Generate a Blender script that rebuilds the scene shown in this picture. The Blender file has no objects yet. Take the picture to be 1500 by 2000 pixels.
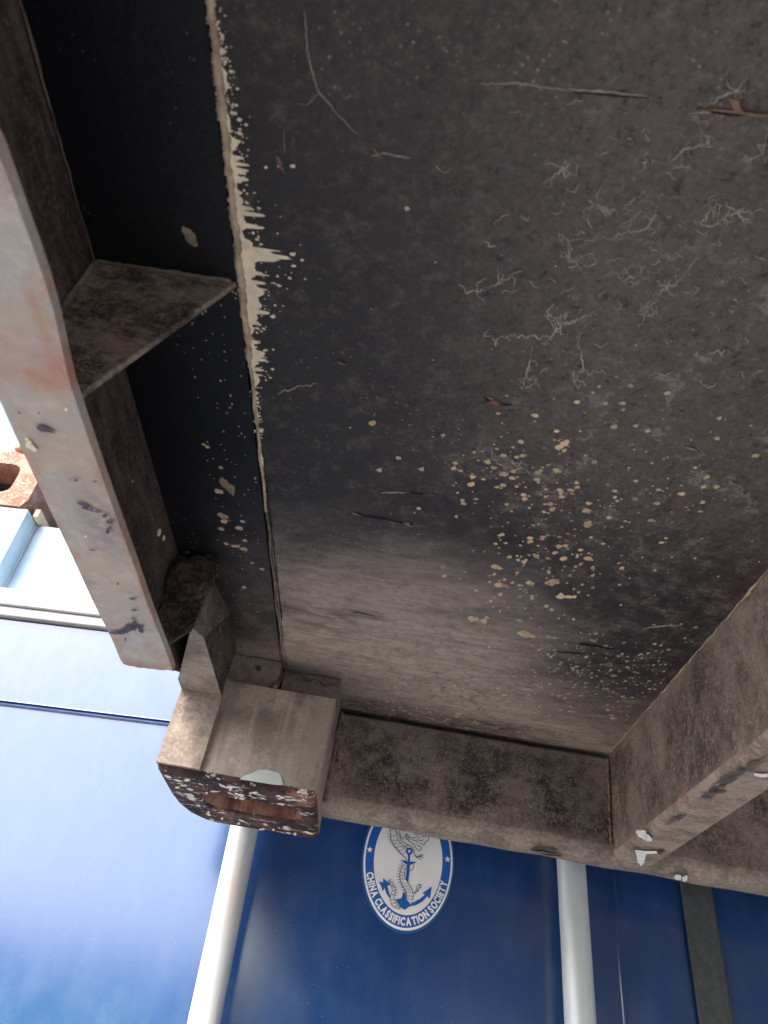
import bpy, bmesh, math, random
from mathutils import Vector, Matrix, noise as mnoise
random.seed(7)
S = bpy.context.scene
COL = S.collection
U = 0.72                                  # metres per layout unit
# ------------------------------------------------------------------ camera
GZ = 1.74                                 # camera height above the ground
XB = Vector((0.99294321, 0.11823437, -0.00918798)); YB = Vector((-0.06589028, 0.61444826, 0.78620087)); ZB = Vector((0.0986015, -0.78004741, 0.61790273))
XA = Vector((0.98675391, 0.15551242, -0.04618008)); YA = Vector((-0.06020062, 0.61537064, 0.78593566)); ZA = Vector((0.15064062, -0.77274502, 0.61658134))
F = 1410.0
CAM = Vector((0, 0, GZ))
cd = bpy.data.cameras.new('camera'); co = bpy.data.objects.new('camera', cd); COL.objects.link(co)
right = Vector((XB.x, YB.x, ZB.x)); down = Vector((XB.y, YB.y, ZB.y)); fwd = Vector((XB.z, YB.z, ZB.z))
R = Matrix((right, -down, -fwd)).transposed()
co.matrix_world = Matrix.Translation(CAM) @ R.to_4x4()
cd.sensor_fit = 'VERTICAL'; cd.sensor_height = 24; cd.sensor_width = 18; cd.lens = F/2000*24
cd.clip_start = 0.01; cd.clip_end = 500
S.camera = co
cd.dof.use_dof = True; cd.dof.focus_distance = .95; cd.dof.aperture_fstop = 9
# ------------------------------------------------------------------ light
W = bpy.data.worlds.new('World'); S.world = W; W.use_nodes = True
nt = W.node_tree; nt.nodes.clear()
sky = nt.nodes.new('ShaderNodeTexSky'); sky.sky_type = 'NISHITA'; sky.sun_disc = False
SUN_EL, SUN_AZ = 52.0, 215.0              # azimuth clockwise from +Y
sky.sun_elevation = math.radians(SUN_EL); sky.sun_rotation = math.radians(SUN_AZ)
sky.air_density = 1.0; sky.dust_density = 4.0; sky.ozone_density = 1.0
bg = nt.nodes.new('ShaderNodeBackground'); bg.inputs[1].default_value = 0.15
ow = nt.nodes.new('ShaderNodeOutputWorld'); nt.links.new(sky.outputs[0], bg.inputs[0]); nt.links.new(bg.outputs[0], ow.inputs[0])
sl = bpy.data.lights.new('sun', 'SUN'); sl.energy = .9; sl.angle = math.radians(25); sl.color = (1, .96, .9)
so = bpy.data.objects.new('sun', sl); COL.objects.link(so)
az, el = math.radians(SUN_AZ), math.radians(SUN_EL)
sd = Vector((math.sin(az)*math.cos(el), math.cos(az)*math.cos(el), math.sin(el)))
so.rotation_euler = sd.to_track_quat('Z', 'Y').to_euler(); so.location = (-3, -3, 8)
S.view_settings.view_transform = 'Standard'; S.view_settings.look = 'None'
S.view_settings.exposure = 2.6; S.view_settings.gamma = 1; S.view_settings.use_curve_mapping = False
S.render.engine = 'CYCLES'
S.cycles.max_bounces = 8; S.cycles.diffuse_bounces = 5
# ------------------------------------------------------------------ helpers
def ray(px, py): return Vector(((px-750)/F, (py-1000)/F, 1.0))
def onA(px, py, z=None, y=None, x=None):
    r = ray(px, py); r = Vector((r.dot(XA), r.dot(YA), r.dot(ZA)))
    k = z/r.z if z is not None else (y/r.y if y is not None else x/r.x)
    return r*k
def onB(px, py, y):
    r = ray(px, py); r = Vector((r.dot(XB), r.dot(YB), r.dot(ZB)))
    return r*(y/r.y)
def props(o, label=None, cat=None, group=None, kind=None):
    if label: o['label'] = label
    if cat: o['category'] = cat
    if group: o['group'] = group
    if kind: o['kind'] = kind
BASE_A = Vector((1.36, -2.86, .298)); BASE_B = Vector((.595, 4.2, 0))
BASE_B.z = -GZ/U
RA = Matrix(((XB.dot(XA), XB.dot(YA), XB.dot(ZA)), (YB.dot(XA), YB.dot(YA), YB.dot(ZA)), (ZB.dot(XA), ZB.dot(YA), ZB.dot(ZA))))
class M:
    """collects geometry in layout units, builds one mesh object under a thing"""
    def __init__(s): s.v = []; s.f = []; s.m = []; s.mi = 0
    def add(s, vs, fs):
        b = len(s.v); s.v += [Vector(v) for v in vs]; s.f += [[b+i for i in f] for f in fs]; s.m += [s.mi]*len(fs)
        return s
    def box(s, x0, x1, y0, y1, z0, z1):
        vs = [(x, y, z) for z in (z0, z1) for y in (y0, y1) for x in (x0, x1)]
        return s.add(vs, [(0, 2, 3, 1), (4, 5, 7, 6), (0, 1, 5, 4), (2, 6, 7, 3), (0, 4, 6, 2), (1, 3, 7, 5)])
    def prism(s, pts, d):
        """closed polygon extruded by vector d"""
        n = len(pts); d = Vector(d); vs = [Vector(p) for p in pts]+[Vector(p)+d for p in pts]
        return s.add(vs, [list(range(n)), list(range(2*n-1, n-1, -1))]+[(i, i+n, (i+1) % n+n, (i+1) % n) for i in range(n)])
    def tube(s, pts, r, n=10, jit=0, cap=True):
        pts = [Vector(p) for p in pts]; vs = []; fs = []
        for i, p in enumerate(pts):
            t = (pts[min(i+1, len(pts)-1)]-pts[max(i-1, 0)]).normalized()
            a = t.orthogonal().normalized() if i == 0 else (a - t*a.dot(t)).normalized()
            b = t.cross(a); rr = (r[i] if isinstance(r, list) else r)
            for k in range(n):
                th = 2*math.pi*k/n; q = rr*(1+jit*(random.random()-.5))
                vs.append(p+(a*math.cos(th)+b*math.sin(th))*q)
        for i in range(len(pts)-1):
            for k in range(n): fs.append((i*n+k, i*n+(k+1) % n, (i+1)*n+(k+1) % n, (i+1)*n+k))
        if cap: fs += [list(range(n))[::-1], [(len(pts)-1)*n+k for k in range(n)]]
        return s.add(vs, fs)
    def build(s, name, mat, parent, smooth=False, bevel=0, base=None, seg=2):
        me = bpy.data.meshes.new(name)
        base = base if base is not None else parent['_b']; base = Vector(base)
        me.from_pydata([(v-base)*U for v in s.v], [], s.f); 
        for m in (mat if isinstance(mat, list) else [mat]): me.materials.append(m)
        for p, mi in zip(me.polygons, s.m): p.material_index = mi
        bm = bmesh.new(); bm.from_mesh(me); bmesh.ops.recalc_face_normals(bm, faces=bm.faces); bm.to_mesh(me); bm.free()
        if smooth:
            for p in me.polygons: p.use_smooth = True
        o = bpy.data.objects.new(name, me); COL.objects.link(o); o.parent = parent
        if bevel:
            b = o.modifiers.new('bevel', 'BEVEL'); b.width = bevel*U; b.segments = seg; b.limit_method = 'ANGLE'; b.angle_limit = .6
            if smooth is False:
                for p in me.polygons: p.use_smooth = False
        return o
def thing(name, base, rot, label, cat, group=None):
    o = bpy.data.objects.new(name, None); COL.objects.link(o)
    o.empty_display_size = .1
    b = Vector(base)
    o.matrix_world = Matrix.Translation(CAM+rot@(b*U)) @ rot.to_4x4()
    o['_b'] = list(b); props(o, label, cat, group); return o
def sub(parent_mesh, b):  # let a part parent its own sub-parts in the same frame
    parent_mesh['_b'] = list(b); return parent_mesh
# ------------------------------------------------------------------ node helpers
class G:
    def __init__(s, name, base=None):
        s.mat = bpy.data.materials.new(name); s.mat.use_nodes = True; s.t = s.mat.node_tree; s.t.nodes.clear()
        s.out = s.t.nodes.new('ShaderNodeOutputMaterial'); s.p = s.t.nodes.new('ShaderNodeBsdfPrincipled'); s.l(s.p.outputs[0], s.out.inputs[0])
        tc = s.t.nodes.new('ShaderNodeTexCoord'); s.obj = tc.outputs['Object']
        b = Vector(base if base is not None else (0, 0, 0))
        m = s.t.nodes.new('ShaderNodeVectorMath'); m.operation = 'MULTIPLY_ADD'; s.l(s.obj, m.inputs[0]); m.inputs[1].default_value = (1/U,)*3; m.inputs[2].default_value = b
        s.pos = m.outputs[0]
        sp = s.t.nodes.new('ShaderNodeSeparateXYZ'); s.l(s.pos, sp.inputs[0]); s.x, s.y, s.z = sp.outputs
    def l(s, a, b): s.t.links.new(a, b)
    def put(s, v, inp):
        if isinstance(v, bpy.types.NodeSocket): s.l(v, inp)
        else:
            if inp.type == 'RGBA' and len(v) == 3: v = (*v, 1)
            inp.default_value = v
    def vec(s, scale, v=None, off=(0, 0, 0)):
        m = s.t.nodes.new('ShaderNodeMapping'); s.l(v or s.pos, m.inputs[0]); m.inputs['Scale'].default_value = scale; m.inputs['Location'].default_value = off
        return m.outputs[0]
    def noise(s, scale, detail=6, rough=.6, v=None, dist=0, col=False, lac=2.0):
        n = s.t.nodes.new('ShaderNodeTexNoise'); s.l(v or s.pos, n.inputs['Vector']); n.inputs['Scale'].default_value = scale
        n.inputs['Detail'].default_value = detail; n.inputs['Roughness'].default_value = rough; n.inputs['Distortion'].default_value = dist; n.inputs['Lacunarity'].default_value = lac
        return n.outputs['Color' if col else 'Fac']
    def vor(s, scale, v=None, feat='F1', rnd=1.0, out='Distance'):
        n = s.t.nodes.new('ShaderNodeTexVoronoi'); n.feature = feat; s.l(v or s.pos, n.inputs['Vector']); n.inputs['Scale'].default_value = scale; n.inputs['Randomness'].default_value = rnd
        return n.outputs[out]
    def m(s, op, a, b=0.0, c=None, clamp=False):
        n = s.t.nodes.new('ShaderNodeMath'); n.operation = op; n.use_clamp = clamp; s.put(a, n.inputs[0]); s.put(b, n.inputs[1])
        if c is not None: s.put(c, n.inputs[2])
        return n.outputs[0]
    def r(s, v, a, b, c=0.0, d=1.0, smooth=True):
        n = s.t.nodes.new('ShaderNodeMapRange'); n.interpolation_type = 'SMOOTHSTEP' if smooth else 'LINEAR'; s.put(v, n.inputs['Value'])
        n.inputs['From Min'].default_value = a; n.inputs['From Max'].default_value = b; n.inputs['To Min'].default_value = c; n.inputs['To Max'].default_value = d
        return n.outputs[0]
    def mix(s, f, a, b, mode='MIX'):
        n = s.t.nodes.new('ShaderNodeMix'); n.data_type = 'RGBA'; n.blend_type = mode; n.clamp_factor = True
        s.put(f, n.inputs[0]); s.put(a, n.inputs[6]); s.put(b, n.inputs[7]); return n.outputs[2]
    def addv(s, a, b, k):
        n = s.t.nodes.new('ShaderNodeVectorMath'); n.operation = 'MULTIPLY_ADD'; s.l(b, n.inputs[0]); n.inputs[1].default_value = (k, k, k); s.l(a, n.inputs[2]); return n.outputs[0]
    def blob(s, c, rad, soft=.5):
        """soft ellipsoid mask round centre c with radii rad"""
        m = s.t.nodes.new('ShaderNodeVectorMath'); m.operation = 'SUBTRACT'; s.l(s.pos, m.inputs[0]); m.inputs[1].default_value = c
        d = s.t.nodes.new('ShaderNodeVectorMath'); d.operation = 'DIVIDE'; s.l(m.outputs[0], d.inputs[0]); d.inputs[1].default_value = rad
        l = s.t.nodes.new('ShaderNodeVectorMath'); l.operation = 'LENGTH'; s.l(d.outputs[0], l.inputs[0])
        return s.r(l.outputs['Value'], 1+soft, 1-soft)
    def fin(s, col, rough=.8, bump=None, bs=.3, bd=.004, spec=.3, metal=0, coat=0, coat_r=.1):
        s.put(col, s.p.inputs['Base Color']); s.put(rough, s.p.inputs['Roughness']); s.put(spec, s.p.inputs['Specular IOR Level']); s.put(metal, s.p.inputs['Metallic'])
        s.p.inputs['Coat Weight'].default_value = coat; s.p.inputs['Coat Roughness'].default_value = coat_r
        if bump is not None:
            b = s.t.nodes.new('ShaderNodeBump'); b.inputs['Strength'].default_value = bs; b.inputs['Distance'].default_value = bd; s.l(bump, b.inputs['Height']); s.l(b.outputs[0], s.p.inputs['Normal'])
        return s.mat
# ------------------------------------------------------------------ materials
DUST = (.30, .225, .175); TAN = (.42, .33, .24); CREAM = (.66, .57, .43)
def floor_mat():
    g = G('plywood_underside_paint', BASE_A)
    fine = g.noise(210, 4, .75); mid = g.noise(55, 7, .7, dist=.2); big = g.noise(4, 5, .6, dist=.5); fl = g.noise(95, 5, .75, v=g.vec((1, 1, 1), off=(3, 8, 2)))
    grain = g.noise(1, 7, .72, v=g.vec((11, 55, 1)), dist=1.2); grain2 = g.noise(1, 6, .8, v=g.vec((26, 120, 1)), dist=1.4)
    warm = g.noise(12, 5, .65, v=g.vec((1, 1, 1), off=(7, 1, 3)))
    base = g.mix(g.r(big, .32, .66), (.021, .017, .016), (.050, .037, .030))
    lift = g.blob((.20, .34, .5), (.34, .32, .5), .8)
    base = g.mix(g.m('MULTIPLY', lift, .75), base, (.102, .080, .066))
    base = g.mix(g.r(warm, .42, .66, 0, .55), base, (.085, .064, .053))
    base = g.mix(g.r(mid, .38, .66, 0, .60), base, (.115, .094, .082))
    base = g.mix(g.r(fl, .46, .32, 0, .8), base, (.011, .010, .011))
    base = g.mix(g.r(fl, .53, .70, 0, .55), base, (.185, .155, .135))
    base = g.mix(g.r(fine, .50, .72, 0, .45), base, (.19, .16, .135)); base = g.mix(g.r(fine, .48, .3, 0, .5), base, (.014, .012, .012))
    navy = g.m('MULTIPLY', g.m('MAXIMUM', g.blob((-.16, .52, .5), (.20, .50, .5), .6), g.blob((.0, .68, .5), (.18, .17, .5), .6)), .86); base = g.mix(g.m('MULTIPLY', navy, g.r(mid, .74, .45, .25, 1)), base, (.0135, .0115, .0115))
    nv2 = g.m('MULTIPLY', g.blob((.30, .84, .5), (.15, .24, .5), .6), .82); base = g.mix(g.m('MULTIPLY', nv2, g.r(mid, .70, .4)), base, (.0155, .013, .0135))
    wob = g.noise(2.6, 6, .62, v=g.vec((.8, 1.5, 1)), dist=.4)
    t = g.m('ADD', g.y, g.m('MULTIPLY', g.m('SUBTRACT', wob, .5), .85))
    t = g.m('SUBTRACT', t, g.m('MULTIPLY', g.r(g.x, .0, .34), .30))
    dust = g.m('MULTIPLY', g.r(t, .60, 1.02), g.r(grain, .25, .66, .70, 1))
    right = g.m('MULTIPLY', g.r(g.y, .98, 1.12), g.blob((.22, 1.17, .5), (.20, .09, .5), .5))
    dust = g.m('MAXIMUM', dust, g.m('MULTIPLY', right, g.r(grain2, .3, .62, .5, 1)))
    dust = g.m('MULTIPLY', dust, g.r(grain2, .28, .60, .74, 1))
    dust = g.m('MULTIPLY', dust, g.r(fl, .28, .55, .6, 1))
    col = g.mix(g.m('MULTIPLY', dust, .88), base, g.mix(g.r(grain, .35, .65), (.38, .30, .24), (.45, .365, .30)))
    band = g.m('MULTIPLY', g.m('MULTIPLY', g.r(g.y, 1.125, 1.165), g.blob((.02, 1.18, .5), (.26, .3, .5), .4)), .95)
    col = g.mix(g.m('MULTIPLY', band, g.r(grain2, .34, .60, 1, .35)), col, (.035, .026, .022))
    dp = g.m('MULTIPLY', g.r(g.noise(1, 5, .6, v=g.vec((5, 15, 1), off=(3, 1, 0)), dist=.5), .52, .70), .7)
    col = g.mix(g.m('MULTIPLY', dp, g.r(g.y, .7, .9)), col, (.04, .034, .034))
    wv = g.addv(g.pos, g.noise(22, 5, .75, col=True), .085)
    e = g.vor(12, v=wv, feat='DISTANCE_TO_EDGE')
    vein = g.m('MULTIPLY', g.r(e, .055, .004), g.r(g.noise(15, 4, .75), .46, .56))
    e2 = g.vor(34, v=wv, feat='DISTANCE_TO_EDGE')
    vein2 = g.m('MULTIPLY', g.r(e2, .030, .006, 0, .15), g.r(g.noise(24, 3, .7, v=g.vec((1, 1, 1), off=(5, 5, 0))), .44, .56))
    reg = g.m('MAXIMUM', g.blob((.34, .40, .5), (.20, .18, .5), .6), g.m('MULTIPLY', g.blob((.20, .52, .5), (.16, .14, .5), .5), .7))
    vv = g.m('MULTIPLY', g.m('MAXIMUM', vein, vein2), reg)
    col = g.mix(g.m('MULTIPLY', vv, .45), col, (.36, .31, .265))
    sp = g.m('MULTIPLY', g.r(g.vor(150), .20, .08), g.r(g.noise(9, 3, .6), .50, .66))
    col = g.mix(g.m('MULTIPLY', sp, .5), col, (.34, .29, .25))
    h = g.m('ADD', g.m('ADD', g.m('MULTIPLY', mid, .6), g.m('MULTIPLY', grain, .3)), g.m('MULTIPLY', fine, .3))
    return g.fin(col, g.r(mid, .3, .7, .55, .8), h, .35, .003, .35)
def plate_mat():
    g = G('black_edge_plate_paint', BASE_A)
    fine = g.noise(240, 4, .7); big = g.noise(7, 4, .55)
    col = g.mix(g.r(fine, .5, .75, 0, .5), (.0035, .0035, .005), (.028, .025, .024))
    near = g.m('MULTIPLY', g.r(g.x, -.27, -.2, .25, 1), g.r(g.y, .55, 1.05))
    col = g.mix(g.m('MULTIPLY', near, g.r(g.noise(30, 6, .7), .35, .65, .25, .75)), col, (.16, .125, .105))
    col = g.mix(g.m('MULTIPLY', g.r(g.y, .98, 1.04), g.r(fine, .3, .7, .4, 1)), col, (.27, .21, .165))
    sp = g.m('MULTIPLY', g.r(g.vor(120), .16, .08), g.r(g.noise(11, 3, .6), .5, .64))
    col = g.mix(g.m('MULTIPLY', sp, .6), col, (.3, .27, .24))
    return g.fin(col, .6, fine, .25, .002, .3)
def grime(name, dark, light, amt=(.4, .62), hair=.5, stretch=(1, 1, 1), rust=.15, base=BASE_A, sc=1.0, spec=.25, bs=.4):
    g = G(name, base); sv = g.vec(stretch)
    a = g.noise(9*sc, 8, .68, v=sv, dist=.3); b = g.noise(45*sc, 6, .7, v=sv); c = g.noise(230, 4, .75)
    k = g.m('ADD', g.m('MULTIPLY', a, .6), g.m('MULTIPLY', b, .4))
    col = g.mix(g.r(k, *amt), dark, light)
    # matted fibres and cobweb dust: thin edge lines of a warped cell pattern
    w = g.addv(g.pos, g.noise(60, 3, .7, col=True), .05)
    e = g.m('MULTIPLY', g.r(g.vor(70, v=w, feat='DISTANCE_TO_EDGE'), .10, .0), g.r(g.noise(26, 4, .7, v=g.vec((1, 1, 1), off=(2, 7, 1))), .45, .62))
    col = g.mix(g.m('MULTIPLY', e, hair), col, tuple(min(1, q*1.5+.04) for q in light))
    fib = g.noise(1, 3, .7, v=g.vec(tuple(190*q if q >= 1 else 130*q for q in stretch) if stretch != (1, 1, 1) else (170, 170, 170), off=(1, 3, 3)), dist=1.6)
    col = g.mix(g.r(fib, .56, .66, 0, hair*.9), col, tuple(min(1, q*1.6+.02) for q in light)); col = g.mix(g.r(fib, .42, .30, 0, .6), col, tuple(q*.55 for q in dark))
    col = g.mix(g.r(c, .5, .75, 0, .55), col, tuple(min(1, q*1.4) for q in light))
    col = g.mix(g.r(c, .47, .25, 0, .5), col, tuple(q*.6 for q in dark))
    if rust: col = g.mix(g.m('MULTIPLY', g.r(g.noise(16, 6, .7, v=g.vec((1, 1, 1), off=(9, 2, 4))), .56, .68), rust), col, (.25, .09, .04))
    h = g.m('ADD', g.m('MULTIPLY', b, .6), g.m('MULTIPLY', c, .4))
    col = g.mix(g.m('MULTIPLY', g.r(g.noise(120, 3, .8, v=g.vec((1, 1, 1), off=(6, 6, 6))), .56, .66), .4), col, tuple(min(1, q*1.5) for q in light))
    return g.fin(col, .85, h, bs, .004, spec)
def flange_mat():
    g = G('worn_primer_flange', BASE_A)
    a = g.noise(14, 7, .62); b = g.noise(70, 5, .65); c = g.noise(300, 3, .7)
    col = g.mix(g.r(a, .35, .65), (.335, .305, .275), (.37, .305, .24))
    col = g.mix(g.r(b, .45, .7, 0, .4), col, (.49, .44, .385))
    edge = g.m('MAXIMUM', g.r(g.x, -.288, -.303), g.r(g.x, -.258, -.243))
    ru = g.m('MULTIPLY', g.r(g.noise(20, 6, .7, v=g.vec((1, .6, 1))), .46, .62), g.r(edge, 0, 1, .12, .7))
    col = g.mix(ru, col, (.36, .18, .10))
    rb = g.m('MULTIPLY', g.blob((-.27, .325, .33), (.06, .022, .1), .6), g.r(a, .4, .6, .3, .8)); col = g.mix(rb, col, (.36, .12, .085))
    rb = g.m('MULTIPLY', g.r(g.y, .755, .785), g.r(a, .35, .6, .3, 1)); col = g.mix(rb, col, (.33, .15, .07))
    sm = g.m('MULTIPLY', g.r(g.noise(24, 6, .7, v=g.vec((1, 1, 1), off=(4, 0, 2))), .55, .68), .5); col = g.mix(sm, col, (.21, .19, .22))
    sm = g.m('MULTIPLY', g.blob((-.262, .50, .33), (.02, .05, .1), .6), g.r(b, .35, .6, 0, .55)); col = g.mix(sm, col, (.14, .12, .15))
    col = g.mix(g.r(c, .3, .46, .3, 0), col, (.28, .23, .20))
    return g.fin(col, .7, g.m('ADD', b, a), .3, .003, .3)
def casting_mat():
    """beige dust over grey paint; dark blooms towards the top, run-down streaks"""
    g = G('dusty_casting_paint', BASE_A)
    a = g.noise(11, 7, .65); b = g.noise(60, 5, .7); c = g.noise(280, 3, .7)
    st = g.noise(1, 5, .6, v=g.vec((46, 46, 5)))
    col = g.mix(g.r(a, .35, .65), (.33, .27, .22), (.24, .19, .155))
    up = g.m('MULTIPLY', g.r(g.z, .36, .42), g.r(a, .42, .6)); col = g.mix(g.m('MULTIPLY', up, .7), col, (.085, .07, .064))  # noisy patches darken the upper part
    col = g.mix(g.r(st, .52, .66, 0, .5), col, (.46, .39, .32))
    col = g.mix(g.r(st, .46, .34, 0, .45), col, (.15, .12, .105))
    col = g.mix(g.m('MULTIPLY', g.r(g.noise(8, 5, .6, v=g.vec((1, 1, 1), off=(8, 8, 1))), .56, .68), .5), col, (.42, .24, .18))
    col = g.mix(g.r(b, .52, .7, 0, .35), col, (.5, .44, .38))
    col = g.mix(g.r(c, .3, .45, .4, 0), col, (.13, .10, .085))
    return g.fin(col, .85, g.m('ADD', b, c), .3, .003, .2)
def flake_mat():
    """bottom of the casting: scraped iron, old maroon paint, cream flakes, orange rust"""
    g = G('flaking_iron', BASE_A)
    n = g.noise(1, 7, .7, v=g.vec((34, 75, 60)), dist=.5); n2 = g.noise(1, 5, .7, v=g.vec((60, 120, 90), off=(3, 3, 3))); c = g.noise(250, 3, .7)
    a = g.noise(16, 5, .65)
    col = g.mix(g.r(a, .40, .62), (.024, .013, .014), (.10, .042, .034))
    col = g.mix(g.r(g.noise(12, 6, .7, v=g.vec((1, 2, 1), off=(1, 5, 2))), .52, .64, 0, .85), col, (.34, .15, .075))
    col = g.mix(g.r(n2, .60, .65), col, (.42, .33, .28))
    fl = g.r(n, .575, .595); col = g.mix(fl, col, g.mix(g.r(c, .35, .6), (.62, .51, .39), (.82, .76, .67)))
    col = g.mix(g.r(c, .3, .42, .6, 0), col, (.02, .012, .012))
    return g.fin(col, .8, g.m('ADD', g.m('MULTIPLY', fl, .8), c), .9, .004, .3)
def hole_mat():
    g = G('rusty_aperture', BASE_A); n = g.noise(1, 6, .7, v=g.vec((30, 30, 10)), dist=.4)
    col = g.mix(g.r(n, .35, .65), (.15, .06, .045), (.46, .25, .18)); col = g.mix(g.r(g.noise(50, 5, .7), .58, .68), col, (.45, .36, .38))
    return g.fin(col, .8, n, .5, .004, .3)
def flat(name, col, rough=.7, var=.15, base=BASE_A, sc=80, spec=.3):
    g = G(name, base); n = g.noise(sc, 5, .65)
    return g.fin(g.mix(g.r(n, .3, .7), tuple(q*(1-var) for q in col), tuple(min(1, q*(1+var)) for q in col)), rough, n, .3, .002, spec)
def blue_mat():
    g = G('blue_door_paint', BASE_B)
    a = g.noise(2.5, 4, .5); b = g.noise(26, 5, .6, v=g.vec((1, 1, .5))); pe = g.noise(170, 3, .6); fi = g.noise(300, 2, .6)
    col = g.mix(g.r(a, .3, .7), (.008, .044, .150), (.011, .053, .175))
    col = g.mix(g.m('MULTIPLY', g.r(b, .35, .8), .05), col, (.30, .36, .42))
    teal_refl = g.m('MULTIPLY', g.m('MULTIPLY', g.r(g.z, .14, -.02), g.r(g.x, -.1, -.35)), g.r(g.noise(1, 6, .65, v=g.vec((9, 1, 3)), dist=.6), .35, .75, .12, .34)); col = g.mix(teal_refl, col, (.07, .19, .22))  # teal reflection painted into the colour low on the left
    sp = g.m('MULTIPLY', g.r(g.vor(95), .09, .05), g.r(g.noise(8, 3, .6), .5, .64)); col = g.mix(g.m('MULTIPLY', sp, .35), col, (.45, .5, .55))
    col = g.mix(g.r(fi, .55, .8, 0, .12), col, (.2, .3, .5))
    return g.fin(col, g.r(b, .3, .7, .17, .23), pe, .03, .001, .8, coat=.6, coat_r=.15)
def sky_lit_blue_mat():  # same blue as the doors, lightened: sky reflection put into the colour
    g = G('sky_lit_frame_paint', BASE_B); a = g.noise(9, 6, .65); c = g.noise(120, 4, .7)
    col = g.mix(g.r(a, .35, .68), (.34, .50, .60), (.48, .60, .68)); col = g.mix(g.r(c, .62, .75, 0, .5), col, (.62, .68, .72))
    return g.fin(col, .45, c, .15, .002, .5)
def galv_mat():
    g = G('galvanised_rod', BASE_B); a = g.noise(9, 5, .6, v=g.vec((1, 1, .35))); b = g.noise(1, 5, .6, v=g.vec((90, 90, 6))); v = g.vor(60, out='Color')
    col = g.mix(g.r(a, .4, .65), (.58, .60, .59), (.46, .48, .475)); col = g.mix(g.r(b, .55, .7, 0, .3), col, (.72, .74, .72))
    col = g.mix(g.m('MULTIPLY', g.blob((-.19, 1.35, .22), (.05, .1, .06), .6), .45), col, (.50, .40, .33))
    return g.fin(col, g.r(a, .3, .7, .30, .45), b, .1, .001, .5, metal=.12)
def old_casting_mat():
    g = G('rusty_corner_fitting', BASE_B); a = g.noise(16, 7, .7); c = g.noise(170, 4, .7)
    col = g.mix(g.r(a, .35, .65), (.24, .115, .075), (.38, .25, .19)); col = g.mix(g.r(c, .5, .7, 0, .6), col, (.68, .58, .50)); col = g.mix(g.r(c, .42, .28, 0, .6), col, (.16, .06, .04))
    return g.fin(col, .8, g.m('ADD', a, c), .6, .004, .3)
def ground_mat():
    g = G('yard_concrete'); a = g.noise(.8, 8, .6); c = g.noise(30, 6, .7)
    col = g.mix(g.r(a, .35, .65), (.27, .26, .24), (.36, .34, .31)); col = g.mix(g.r(c, .5, .75, 0, .4), col, (.2, .19, .18))
    return g.fin(col, .85, c, .4, .01, .3)
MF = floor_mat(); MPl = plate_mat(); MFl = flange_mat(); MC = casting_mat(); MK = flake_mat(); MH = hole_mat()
MWeb = grime('dusty_rail_web', (.028, .019, .015), (.13, .095, .075), (.42, .68), .25, (1, .25, 1.2), .15, sc=2.2)
MGus = grime('dusty_gusset', (.045, .034, .027), (.27, .205, .155), (.42, .60), .4, (1, 1.0, 1.7), .15, sc=1.9, bs=.8)
MSill = grime('dusty_sill', (.055, .045, .040), (.24, .19, .158), (.38, .62), .55, (1, 1, 1), .12)
def edge_dust(name, dark, light, zlo, zhi, hair, stretch=(1, 1, 1)):
    m_ = grime(name, dark, light, (.40, .63), hair, stretch, .12); t = m_.node_tree; p = next(n for n in t.nodes if n.type == 'BSDF_PRINCIPLED')
    g = G.__new__(G); g.mat = m_; g.t = t; g.p = p; sp = next(n for n in t.nodes if n.type == 'SEPXYZ'); g.x, g.y, g.z = sp.outputs; g.pos = sp.inputs[0].links[0].from_socket
    src = p.inputs['Base Color'].links[0].from_socket; w = g.noise(1, 6, .7, v=g.vec((12, 12, 22)), dist=.3); f = g.noise(160, 4, .7)
    zz = g.m('ADD', g.z, g.m('MULTIPLY', g.m('SUBTRACT', w, .5), .07)); k = g.r(zz, zhi, zlo)
    top = g.m('MULTIPLY', g.r(zz, .472, .488), .55); k = g.m('MAXIMUM', k, top)
    lt = g.mix(g.r(f, .35, .65), tuple(min(1, q*.95) for q in light), tuple(min(1, q*1.55) for q in light)); lt = g.mix(g.r(w, .55, .40, 0, .5), lt, dark)
    out = g.mix(g.m('MULTIPLY', k, .85), src, lt); g.l(out, p.inputs['Base Color']); return m_
MLip = grime('dusty_sill_lip', (.15, .115, .095), (.33, .265, .215), (.36, .62), .25, (.6, 2, 2), .2)
MBeam = grime('dusty_tunnel_beam', (.075, .058, .048), (.25, .197, .160), (.40, .62), .6, (1, 1, .7), .10, sc=1.6)
MBlk = grime('dusty_bracket', (.12, .093, .078), (.28, .23, .19), (.35, .6), .2, (1, 1, 1), .12)
MBSide = grime('shaded_bracket_side', (.030, .022, .018), (.12, .088, .070), (.42, .66), .4, (1, 1, 1), .2)  # bracket dust copied darker for the side face: shade put into the colour
MSeal = flat('old_tan_sealant', (.42, .32, .21), .8, .35, sc=60); MSealD = flat('dirty_sealant', (.16, .125, .095), .9, .4, sc=60)
MCream = flat('dried_cream_drips', (.78, .64, .45), .75, .14, sc=50); MSpot = flat('pale_brown_spots', (.50, .36, .22), .9, .4, sc=22)
MRing = flat('faint_ring_spots', (.25, .20, .16), .9, .35, sc=30)
MWhite = flat('flaked_white_paint', (.80, .78, .72), .7, .08); MSmear = flat('black_scuff', (.055, .042, .055), .6, .3)
MMint = flat('pale_green_primer', (.50, .52, .47), .7, .06); MWood = flat('splintered_wood', (.20, .115, .075), .8, .3); MCrack = flat('dark_split', (.012, .009, .008), .9, .2)
MDirt = grime('caked_dirt', (.020, .013, .010), (.12, .088, .066), (.40, .66), .6, (1, 1, 1), .1, sc=3, bs=1.0)
MBlue = blue_mat(); MSkyLit = sky_lit_blue_mat(); MGal = galv_mat(); MOld = old_casting_mat()
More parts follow.
